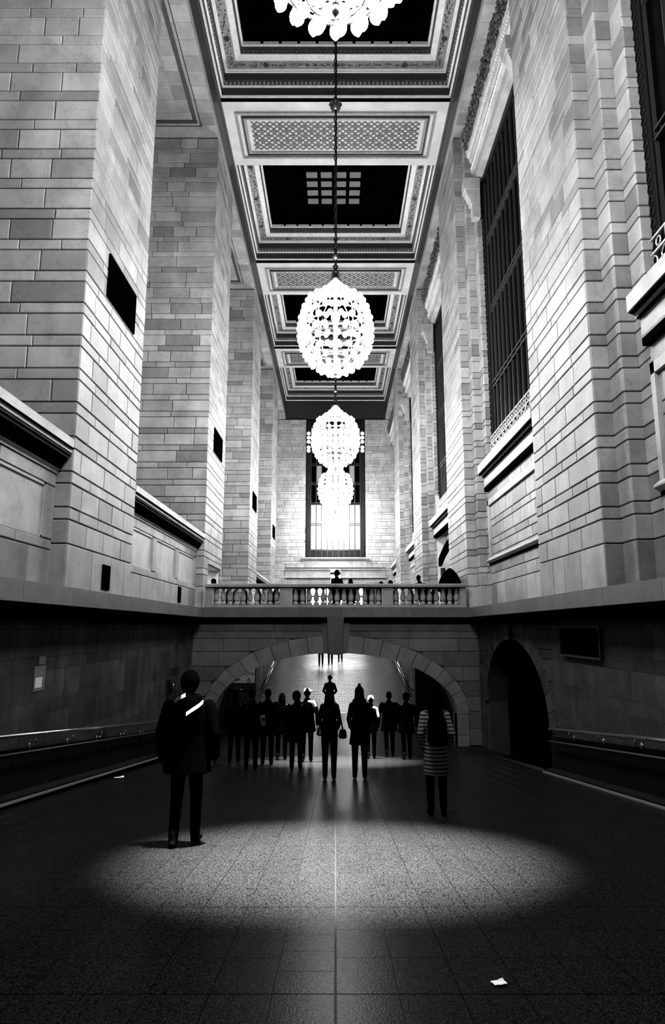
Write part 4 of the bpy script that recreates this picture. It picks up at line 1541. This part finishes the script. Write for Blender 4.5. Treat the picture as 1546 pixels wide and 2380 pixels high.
# notice on the left wall, black panel on the right wall, small fixture
p = at(90, 1578, 9.9)
nt_ = empty('wall_notice', (-XL, 10, -1), label='pale paper notice pasted on the left lower wall', cat='notice')
z0, z1, y0_, y1_ = -.93, -.56, 10.03, 10.4
m = MB().box(-XL - .01, -XL + .008, y0_, y1_, z0, z1); m.build('sheet', M_NOTICE, nt_)
m = MB().box(-XL, -XL + .011, y0_ + .12, y1_ - .02, z1 + .02, z1 + .14); m.build('top_slip', M_NOTICE, nt_)
m = MB().box(-XL, -XL + .01, y0_ + .04, y1_ - .1, z0 + .05, z0 + .2); m.build('printed_block', M_PALE, nt_)
pn = empty('black_sign', (XL, 12.3, -.3), label='blank black rectangular board on the right lower wall', cat='sign')
m = MB().box(XL - .05, XL + .02, 11.25, 13.2, -.5, .02); m.build('board', M_BLACK, pn)
f_ = MB(); f_.box(XL - .06, XL, 11.22, 13.23, -.53, -.49); f_.box(XL - .06, XL, 11.22, 13.23, .01, .05); f_.box(XL - .06, XL, 11.22, 11.26, -.49, .01); f_.box(XL - .06, XL, 13.19, 13.23, -.49, .01)
f_.build('frame', M_IRON, pn)
fx = empty('wall_sconce', (-XL, 18.1, -1.6), label='small dark metal fixture on the left wall beside the arch', cat='fixture')
b = MB(); b.box(-XL - .01, -XL + .05, 17.95, 18.2, -1.75, -1.35); b.build('plate', M_IRON, fx)
b = MB().cap((-XL + .1, 18.08, -1.68), (-XL + .1, 18.08, -1.45), .05, .05, 10, 3); b.build('body', M_IRON, fx, True)
b = MB().tube([(-XL + .155, 18.05, -1.66), (-XL + .155, 18.05, -1.46)], .008, 6); b.build('highlight_rod', M_RAIL, fx, True)  # bright rod laid on the body in place of a highlight


# papers on the floor
def paper(name, u, v, w, l, rz, label):
    Y = CAMH / (math.tan(math.atan((v - 1190) / FPX) - PITCH) - SLOPE)
    P = at(u, v, Y); P.z = fz(Y) + .004
    b = MB()
    nx, ny = 6, 4
    rnd = random.Random(int(u))
    vs_ = []
    for i in range(nx + 1):
        for j in range(ny + 1):
            q = Vector(((i / nx - .5) * w, (j / ny - .5) * l, .004 + w * (.1 * max(0, i / nx - .6) + .03 * sin(i * 2.1 + j) ** 2 + .08 * (j == ny) * (i > 3))))
            q = Matrix.Rotation(rz, 3, 'Z') @ q
            q.z -= SLOPE * q.y
            vs_.append(P + q)
    fs = [(i * (ny + 1) + j, (i + 1) * (ny + 1) + j, (i + 1) * (ny + 1) + j + 1, i * (ny + 1) + j + 1) for i in range(nx) for j in range(ny)]
    b.add(vs_, fs)
    b.add([Vector(p_) - Vector((0, 0, .002)) for p_ in vs_], [tuple(reversed(f)) for f in fs])
    o = b.build(name, M_PAPER)
    tag(o, label, 'paper', 'litter on the ramp')
    return o


paper('paper_scrap', 277, 1808, .17, .15, .3, 'white paper scrap near the left kerb of the ramp')
paper('paper_scrap', 1160, 2288, .065, .05, .2, 'small white paper scrap alone in the right foreground')
# flattened gum and wet drops glinting on the floor
# black arched canopy in the right opening
cp = empty('arched_canopy', (4.9, 29, .25), label='black arched canopy on a dark post beyond the right opening', cat='canopy')
b = MB()
vs_ = []
K = 14
for i in range(K + 1):
    t = i / K
    y = 27.0 + 3.1 * t
    z = 3.72 - .55 * t ** 1.8
    for (x, dz) in ((4.75, 0), (4.9, 0), (4.9, -.36), (4.75, -.36)):
        vs_.append((x, y, z + dz))
fs = []
for i in range(K):
    for j in range(4):
        a, b_ = i * 4, (i + 1) * 4
        fs.append((a + j, a + (j + 1) % 4, b_ + (j + 1) % 4, b_ + j))
fs += [(3, 2, 1, 0), (K * 4, K * 4 + 1, K * 4 + 2, K * 4 + 3)]
b.add(vs_, fs); b.build('hood', M_BLACK, cp, True)
b = MB().box(4.8, 4.98, 29.6, 29.9, .25, 2.7); b.build('post', M_IRON, cp)
b = MB().tube([(4.85, 28.5, 3.5), (4.85, 28.5, 4.6)], .015, 6); b.build('hanger', M_IRON, cp)
rl = bpy.data.lights.new('side_room_lamp', 'POINT'); rl.energy = 150; rl.shadow_soft_size = .3
ro = bpy.data.objects.new('side_room_lamp', rl); COL.objects.link(ro); ro.location = (6.3, 27.6, 4.7)
ro['label'] = 'lamp of the side room beyond the right opening'; ro['category'] = 'lamp'

# ================================================================== PEOPLE
REMESH = []


def fig_obj(name, mb, mat, parent, vox):
    me = mb.mesh(name, mat, True)
    o = bpy.data.objects.new(name, me); COL.objects.link(o)
    o.parent = parent
    md = o.modifiers.new('r', 'REMESH'); md.mode = 'VOXEL'; md.voxel_size = vox; md.use_smooth_shade = True
    sm = o.modifiers.new('s', 'SMOOTH'); sm.factor = .5; sm.iterations = 3
    REMESH.append(o)
    return o


def hand(mb, w, d, side, s):
    """palm, four fingers and a thumb from the wrist w along d"""
    w, d = Vector(w), Vector(d).normalized()
    t = Vector((0, 1, 0)); sd = d.cross(t).normalized() if abs(d.y) < .9 else Vector((side, 0, 0))
    fwd = sd.cross(d).normalized()
    pc = w + d * .045 * s
    for k in (-1, 0, 1):
        mb.cap(w + fwd * k * .01 * s, pc + d * .035 * s + fwd * k * .026 * s, .016 * s, .014 * s, 8, 2)
    for k, ln in enumerate((.068, .078, .074, .058)):
        base = pc + d * .035 * s + fwd * (.03 - k * .02) * s
        mid = base + d * ln * .55 * s - sd * side * .012 * s
        tip = mid + d * ln * .4 * s - sd * side * .028 * s
        mb.chain_caps([base, mid, tip], [.0095 * s, .009 * s, .008 * s], 7)
    b0 = w + d * .02 * s + fwd * .025 * s
    b1 = b0 + (d * .6 + fwd * .7).normalized() * .045 * s
    mb.chain_caps([b0, b1, b1 + d * .035 * s], [.012 * s, .0105 * s, .009 * s], 7)


def person(x, y, label, H=1.7, rz=0.0, floor_z=None, step=0.0, arms=('down', 'down'), coat=.75, flare=1.0, coat_mat=None, hat=None, hair='short',
           trou=None, lean=0.0, bulk=1.0, bag=None, vox=.016, group='people walking on the ramp', stance=.09, hood=False, extra=None, head_turn=0.0):
    s = H / 1.74
    z0 = fz(y) if floor_z is None else floor_z
    P = empty('person', (x, y, z0), rz, label=label, cat='person', group=group)
    coat_mat = coat_mat or M_COAT
    lx = lean  # sideways lean of the upper body in metres at head height

    def q(px, py, pz):
        k = max(0, pz - .9) / .8
        return Vector((px * s + lx * k * s, py * s, pz * s))
    # legs
    gr = SLOPE if (floor_z is None and y < YB) else (-SLOPE2 if (floor_z is None and y > YU) else 0)
    cz = cos(rz)

    def foot(side):
        fy = step * side
        fxx = stance * side
        # ground height under the foot relative to the root
        wy = fy * cz * s
        return fxx, fy, -gr * wy / s
    trou_mb, shoe_mb, body = MB(), MB(), MB()
    for sd in (-1, 1):
        fx_, fy_, fzz = foot(sd)
        hip, knee, ank = q(.085 * sd, 0, .9), q(.09 * sd * .6 + fx_ * .4, fy_ * .5 + .03, .49 + fzz * .5), q(fx_, fy_ - .02, .1 + fzz)
        trou_mb.chain_caps([hip, knee, ank], [.09 * s, .066 * s, .052 * s], 12)
        body.chain_caps([hip, knee, ank], [.075 * s, .052 * s, .036 * s], 10)
        shoe_mb.chain_caps([q(fx_, fy_ - .05, .045 + fzz), q(fx_ * 1.1, fy_ + .06, .045 + fzz), q(fx_ * 1.2, fy_ + .15, .035 + fzz)], [.042 * s, .045 * s, .034 * s], 10)
        shoe_mb.cap(q(fx_, fy_ - .03, .06 + fzz), q(fx_, fy_ - .02, .16 + fzz), .046 * s, .05 * s, 10)
    trou_mb.ell(q(0, 0, .92), (.155 * s, .11 * s, .11 * s))
    body.ell(q(0, 0, .94), (.14 * s, .095 * s, .12 * s)); body.ell(q(0, 0, 1.12), (.13 * s, .09 * s, .16 * s)); body.ell(q(0, 0, 1.3), (.16 * s, .1 * s, .15 * s))
    body.cap(q(-.14, 0, 1.4), q(.14, 0, 1.4), .05 * s, .05 * s)
    # head with a face
    hc = q(0, .015, 1.615)
    Rt = Matrix.Rotation(head_turn, 3, 'Z')

    def hq(a, b, c):
        return hc + (Rt @ Vector((a, b, c))) * s
    body.cap(q(0, -.01, 1.4), q(0, .0, 1.53), .055 * s, .052 * s)
    body.ell(hq(0, -.005, .02), (.074 * s, .092 * s, .098 * s), 14, 10)
    body.ell(hq(0, .03, -.06), (.055 * s, .058 * s, .06 * s), 12, 8)
    body.cap(hq(0, .088, .012), hq(0, .103, -.022), .010 * s, .015 * s, 8, 2)
    body.cap(hq(-.02, .079, -.055), hq(.02, .079, -.055), .009 * s, .009 * s, 8, 2)
    body.cap(hq(-.045, .075, .036), hq(.045, .075, .036), .012 * s, .012 * s, 8, 2)
    for sd in (-1, 1):
        body.ell(hq(.076 * sd, -.005, -.005), (.012 * s, .02 * s, .032 * s), 8, 6)
        eb = MB().ell(hq(.03 * sd, .079, .013), (.013 * s, .011 * s, .010 * s), 8, 6)
        e = bpy.data.objects.new('eye', eb.mesh('eye', M_EYE, True)); COL.objects.link(e); e.parent = P
    # coat with sleeves
    cm_ = MB()
    bk = bulk
    rings = [(coat, .2 * flare * bk, .145 * flare * bk), (max(coat + .02, .93), .175 * bk * (1 + (flare - 1) * .5), .125 * bk), (1.1, .155 * bk, .115 * bk), (1.26, .168 * bk, .125 * bk), (1.36, .165 * bk, .11 * bk), (1.42, .125 * bk, .09 * bk), (1.46, .08, .078), (1.5, .066, .066)]
    cm_.loft([(z * s, rx * s, ry * s, lx * max(0, z - .9) / .8 * s, 0) for (z, rx, ry) in rings])
    for sd, pose in zip((-1, 1), arms):
        sh = q(.162 * sd * bk, 0, 1.385)
        if pose == 'down': el, wr = q(.215 * sd * bk, -.03, 1.11), q(.215 * sd * bk, .06, .88)
        elif pose == 'pocket': el, wr = q(.225 * sd * bk, -.07, 1.13), q(.19 * sd * bk, .1, .95)
        elif pose == 'swing': el, wr = q(.235 * sd * bk, -.1 * sd, 1.12), q(.23 * sd * bk, .06 - .14 * sd, .9)
        elif pose == 'phone': el, wr = q(.22 * sd * bk, .06, 1.12), q(.09 * sd, .27, 1.24)
        elif pose == 'up': el, wr = q(.26 * sd * bk, .12, 1.2), q(.1 * sd, .24, 1.5)
        elif pose == 'rail': el, wr = q(.26 * sd * bk, .0, 1.16), q(.2 * sd * bk, .22, 1.1)
        else: el, wr = q(.26 * sd * bk, -.02, 1.12), q(.16 * sd, .14, 1.02)
        cm_.chain_caps([sh, el, wr], [.06 * s * bk, .052 * s * bk, .042 * s * bk], 12)
        body.chain_caps([sh, el, wr], [.045 * s, .036 * s, .027 * s], 10)
        hand(body, wr, wr - el, sd, s)
    if hood:
        cm_.torus(q(0, -.03, 1.47), .1 * s, .045 * s, 16, 8, None, 1.0, .95)
        cm_.ell(q(0, -.12, 1.42), (.13 * s, .07 * s, .09 * s))
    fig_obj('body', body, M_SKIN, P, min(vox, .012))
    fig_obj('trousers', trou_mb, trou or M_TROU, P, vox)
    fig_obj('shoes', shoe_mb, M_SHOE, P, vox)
    fig_obj('coat', cm_, coat_mat, P, vox)
    hm = MB()
    if hair in ('short', 'big'):
        k = 1.0 if hair == 'short' else 1.24
        hm.ell(hq(0, -.022, .035), (.083 * s * k, .094 * s * k, .098 * s * k), 14, 10)
        hm.ell(hq(0, -.05, -.02), (.072 * s * k, .06 * s * k, .07 * s * k), 12, 8)
    elif hair == 'long':
        hm.ell(hq(0, -.02, .035), (.086 * s, .096 * s, .1 * s), 14, 10)
        hm.loft([((1.3) * s + 0, .1 * s, .045 * s, hc.x, hc.y - .09 * s), (1.42 * s, .115 * s, .06 * s, hc.x, hc.y - .075 * s), (1.56 * s, .1 * s, .075 * s, hc.x, hc.y - .05 * s), (1.66 * s, .085 * s, .08 * s, hc.x, hc.y - .03 * s)])
    fig_obj('hair', hm, M_HAIR, P, min(vox, .014))
    if hat:
        kind, mat = hat
        hb = MB()
        if kind == 'cap':
            hb.ell(hq(0, -.005, .055), (.09 * s, .102 * s, .075 * s), 14, 10)
            hb.loft([((1.615 + .05) * s, .075 * s, .085 * s, hc.x + .05 * s, hc.y + .07 * s), ((1.615 + .065) * s, .072 * s, .08 * s, hc.x + .05 * s, hc.y + .07 * s)])
        else:
            hb.ell(hq(0, -.008, .045), (.092 * s, .104 * s, .095 * s), 14, 10)
            hb.torus(hq(0, -.008, .02), .083 * s, .018 * s, 16, 6)
            if kind == 'pompom': hb.ell(hq(0, -.01, .16), (.035 * s, .035 * s, .035 * s), 10, 8)
        fig_obj('hat', hb, mat, P, .012)
    if bag:
        side, bz, size = bag
        bb = MB()
        cx, cy = .3 * side * s * bk, 0
        bb.loft([(bz * s, size * .55, size * .95, cx, cy), ((bz + .03) * s, size * .62, size * 1.05, cx, cy), (bz * s + size * 1.0, size * .5, size * .8, cx, cy), (bz * s + size * 1.25, size * .3, size * .6, cx, cy)])
        fig_obj('bag', bb, M_SHOE, P, vox)
        sb = MB().tube([(cx, .06, bz * s + size * 1.2), q(.2 * side, .1, 1.3), q(.12 * side, 0, 1.475), q(.17 * side, -.12, 1.3), (cx, -.08, bz * s + size * 1.2)], .012, 6)
        o = bpy.data.objects.new('bag_strap', sb.mesh('bag_strap', M_SHOE)); COL.objects.link(o); o.parent = P
    if extra: extra(P, q, s)
    return P


def px_x(u, v, Y): return at(u, v, Y).x


# the man in the hooded jacket, nearest on the left
def hood_stripes(P, q, s):
    for sd, pts in ((-1, [(-.13, -.1, 1.445), (-.1, -.165, 1.475), (-.05, -.19, 1.5), (-.01, -.185, 1.52)]), (1, [(.01, -.2, 1.33), (.07, -.195, 1.37), (.13, -.15, 1.41), (.16, -.1, 1.44)])):
        b = MB()
        V = [q(*p) for p in pts]
        for i in range(3):
            a, c = V[i], V[i + 1]
            up = Vector((0, .0, .02 * s))
            bk = Vector((0, .02, 0))
            b.hexa([a - up, c - up, c - up + bk, a - up + bk, a + up, c + up, c + up + bk, a + up + bk])
        o = bpy.data.objects.new('hood_stripe', b.mesh('hood_stripe', M_WHITE)); COL.objects.link(o); o.parent = P
        o['label'] = 'white stripe'


person(px_x(440, 1650, 6.75), 6.75, 'large person at the left with bushy hair and dark hooded jacket with white stripes', H=1.62, hair='big', hood=True, bulk=1.3, step=.1, coat=.72, arms=('down', 'down'), extra=hood_stripes, vox=.013)
# the two women in the middle
person(px_x(766, 1700, 12.8), 12.8, 'person in dark coat and long hair with a shoulder bag, centre of the ramp', H=1.64, hair='long', coat=.7, flare=.95, bag=(1, .78, .13), arms=('pocket', 'pocket'), stance=.085, vox=.013, bulk=.88)
person(px_x(836, 1700, 12.9), 12.9, 'person in knee length dark coat and pompom hat, right of the central pair', H=1.67, hair='long', coat=.64, flare=1.1, hat=('pompom', M_COAT2), arms=('pocket', 'pocket'), stance=.095, vox=.013, hood=True, bulk=.95)


def white_back(P, q, s):
    b = MB().chain_caps([q(.04, -.085, 1.43), q(.15, -.05, 1.4), q(.2, -.04, 1.3), q(.238, -.05, 1.12)], [.03 * s, .06 * s, .058 * s, .04 * s], 10)
    fig_obj('pale_shirt', b, M_WHITE, P, .014)


person(px_x(714, 1680, 17.0), 17.0, 'person in a white cap with white shirt shoulder showing', H=1.76, hat=('cap', M_WHITE), bulk=1.1, coat=.7, arms=('swing', 'swing'), step=.12, extra=white_back, bag=(1, .62, .16))
person(px_x(689, 1680, 14.6), 14.6, 'dark person in long coat walking left of the white cap', H=1.62, hair='big', bulk=1.15, coat=.62, step=.08, arms=('down', 'pocket'))
person(px_x(767, 1600, 26.6), 26.6, 'person standing alone on the landing with hands together', H=1.7, hat=('beanie', M_COAT2), coat=.75, arms=('hold', 'hold'), rz=pi)


def pale_jacket(P, q, s):
    b = MB().chain_caps([q(.08, -.06, 1.41), q(.16, -.03, 1.37), q(.21, -.04, 1.15)], [.045 * s, .055 * s, .045 * s], 10)
    fig_obj('pale_sleeve', b, M_PALE, P, .014)


person(px_x(862, 1640, 18.0), 18.0, 'person in pale hat and light sleeve behind the pompom hat', H=1.6, hat=('beanie', M_PALE), coat=.75, step=.1, extra=pale_jacket)


def pack(P, q, s):
    b = MB().loft([(.98 * s, .13 * s, .09 * s, 0, -.2 * s), (1.05 * s, .15 * s, .11 * s, 0, -.2 * s), (1.3 * s, .14 * s, .1 * s, 0, -.19 * s), (1.46 * s, .09 * s, .06 * s, 0, -.15 * s)])
    fig_obj('backpack', b, M_COAT, P, .015)


person(px_x(1012, 1700, 8.6), 8.6, 'person in a long striped knit top with black backpack on the right', H=1.5, hair='long', coat=.55, flare=.95, coat_mat=M_STRIPE, arms=('pocket', 'pocket'), extra=pack, vox=.013)


def stripe_sleeve(P, q, s):
    b = MB().chain_caps([q(.24, -.03, 1.14), q(.25, .02, .96)], [.066 * s, .06 * s], 10)
    fig_obj('striped_sleeve', b, M_STRIPE, P, .014)


person(px_x(585, 1680, 14.8), 14.8, 'dark person with a striped sleeve at the left of the crowd', H=1.68, bulk=1.15, coat=.7, step=.08, extra=stripe_sleeve, group='dark figures in the shaded crowd')
for (u, Y, H, bk, st, hr, l) in ((546, 16.8, 1.66, 1.1, .1, 'long', 'dark long-haired person against the left wall before the arch'), (622, 16.0, 1.72, 1.15, .09, 'short', 'dark person just right of the striped sleeve'),
                                 (655, 17.6, 1.66, 1.2, .1, 'long', 'dark person between the striped sleeve and the long coat walker'), (905, 18.6, 1.72, 1.2, .09, 'short', 'dark person right of the light sleeve'),
                                 (945, 17.8, 1.66, 1.15, .1, 'big', 'dark bushy-haired person between light sleeve and striped knit')):
    person(px_x(u, 1680, Y), Y, l, H=H, bulk=bk, step=st, hair=hr, coat=.68, arms=('swing', 'swing'), coat_mat=M_COAT, group='dark figures in the shaded crowd', vox=.018)
# legs seen under the arch, on the far ramp
for (u, v, rzz, st, l) in ((746, 1548, pi, .1, 'leftmost person high on the far ramp'), (768, 1545, pi, .12, 'middle person high on the far ramp'), (791, 1537, 0, .2, 'rightmost striding person high on the far ramp')):
    t = -at(0, v, 1).z
    Y = (3.52 + SLOPE2 * YU) / (t + SLOPE2)
    person(px_x(u, v, Y), Y, l, H=1.72, rz=rzz, step=st, coat=.78, vox=.02, group='people on the far ramp', bag=((1 if rzz else -1), .75, .16) if u == 746 else None)
# on the bridge
def shawl(P, q, s):
    b = MB().loft([(.75 * s, .36 * s, .26 * s, 0, -.02), (1.2 * s, .37 * s, .27 * s, 0, -.02), (1.42 * s, .34 * s, .25 * s, 0, -.02), (1.56 * s, .25 * s, .2 * s, 0, -.02), (1.68 * s, .15 * s, .15 * s, 0, 0), (1.76 * s, .06 * s, .06 * s, 0, 0)], 24)
    fig_obj('hooded_cape', b, M_COAT, P, .018)


BG = 'people on the bridge behind the balustrade'
person(px_x(783, 1340, 22.4), 22.4, 'dark person standing in the middle of the bridge behind the balustrade', H=1.73, floor_z=ZDECK, coat=.7, hair='short', bulk=1.05, group=BG, rz=.6, head_turn=.4)
person(px_x(815, 1348, 26), 26, 'person whose dark head shows right of the bridge centre', H=1.7, floor_z=ZDECK, hair='long', group=BG, step=.12)
person(px_x(886, 1352, 27.3), 27.3, 'person with a small dark head above the right-hand pedestal', H=1.68, floor_z=ZDECK, hair='short', group=BG, rz=1.4)
person(px_x(908, 1350, 27.0), 27.0, 'person in a dark hat above the right-hand pedestal', H=1.7, floor_z=ZDECK, hat=('beanie', M_COAT), group=BG, rz=1.4, step=.12)
person(px_x(985, 1345, 25.0), 25.0, 'person leaning aside on the bridge, left of the bulky figure', H=1.76, floor_z=ZDECK, hair='short', lean=-.22, group=BG, rz=0, step=.1)
person(px_x(1046, 1340, 22.0), 22.0, 'bulky hooded dark person at the right end of the bridge', H=1.72, floor_z=ZDECK, hair='big', bulk=1.65, hood=True, arms=('phone', 'phone'), group=BG, rz=.3, extra=shawl)
person(px_x(1030, 1345, 23.6), 23.6, 'person half hidden behind the bulky figure on the bridge', H=1.62, floor_z=ZDECK, hair='short', group=BG, rz=1.2, arms=('phone', 'phone'))
person(px_x(497, 1353, 23.6), 23.6, 'person entering the bridge from the left passage', H=1.5, floor_z=ZDECK, hair='big', group=BG, rz=-1.57, step=.1)

ORDN = ['first', 'second', 'third', 'fourth', 'fifth', 'sixth']
for kq, (u, Y, rzz) in enumerate(((532, 27.2, 1.57), (548, 29.2, -1.57), (568, 28.4, 1.3), (600, 29.8, -1.5), (628, 28.8, 1.6), (640, 30.4, -1.2))):
    person(px_x(u, 1385, Y), Y, 'dark walker seen through the left panel of balusters, %s from the left' % ORDN[kq], H=Y * .067 - .25 - .03, floor_z=ZDECK, rz=rzz, step=.13, group='walkers seen through the left balusters', hair='short', vox=.02, bulk=1.1)
for kq, (u, Y, rzz) in enumerate(((920, 29.6, 1.57), (955, 30.2, -1.57), (990, 29.0, 1.3), (1008, 26.9, 1.5))):
    person(px_x(u, 1385, Y), Y, 'dark walker seen through the right panel of balusters, %s from the left' % ORDN[kq], H=Y * .067 - .25 - .03, floor_z=ZDECK, rz=rzz, step=.13, group='walkers seen through the right balusters', hair='short', vox=.02, bulk=1.1)
for kq, (u, Y, rzz) in enumerate(((690, 29.8, 1.57), (860, 30.3, -1.57))):
    person(px_x(u, 1385, Y), Y, 'dark walker seen through the middle panel of balusters, %s end' % ('left', 'right')[kq], H=Y * .067 - .25 - .03, floor_z=ZDECK, rz=rzz, step=.13, group='walkers seen through the middle balusters', hair='short', vox=.02, bulk=1.1)
# bake the figure surfaces
dg = bpy.context.evaluated_depsgraph_get()
dg.update()
for o in REMESH:
    me = bpy.data.meshes.new_from_object(o.evaluated_get(dg))
    o.modifiers.clear()
    o.data = me
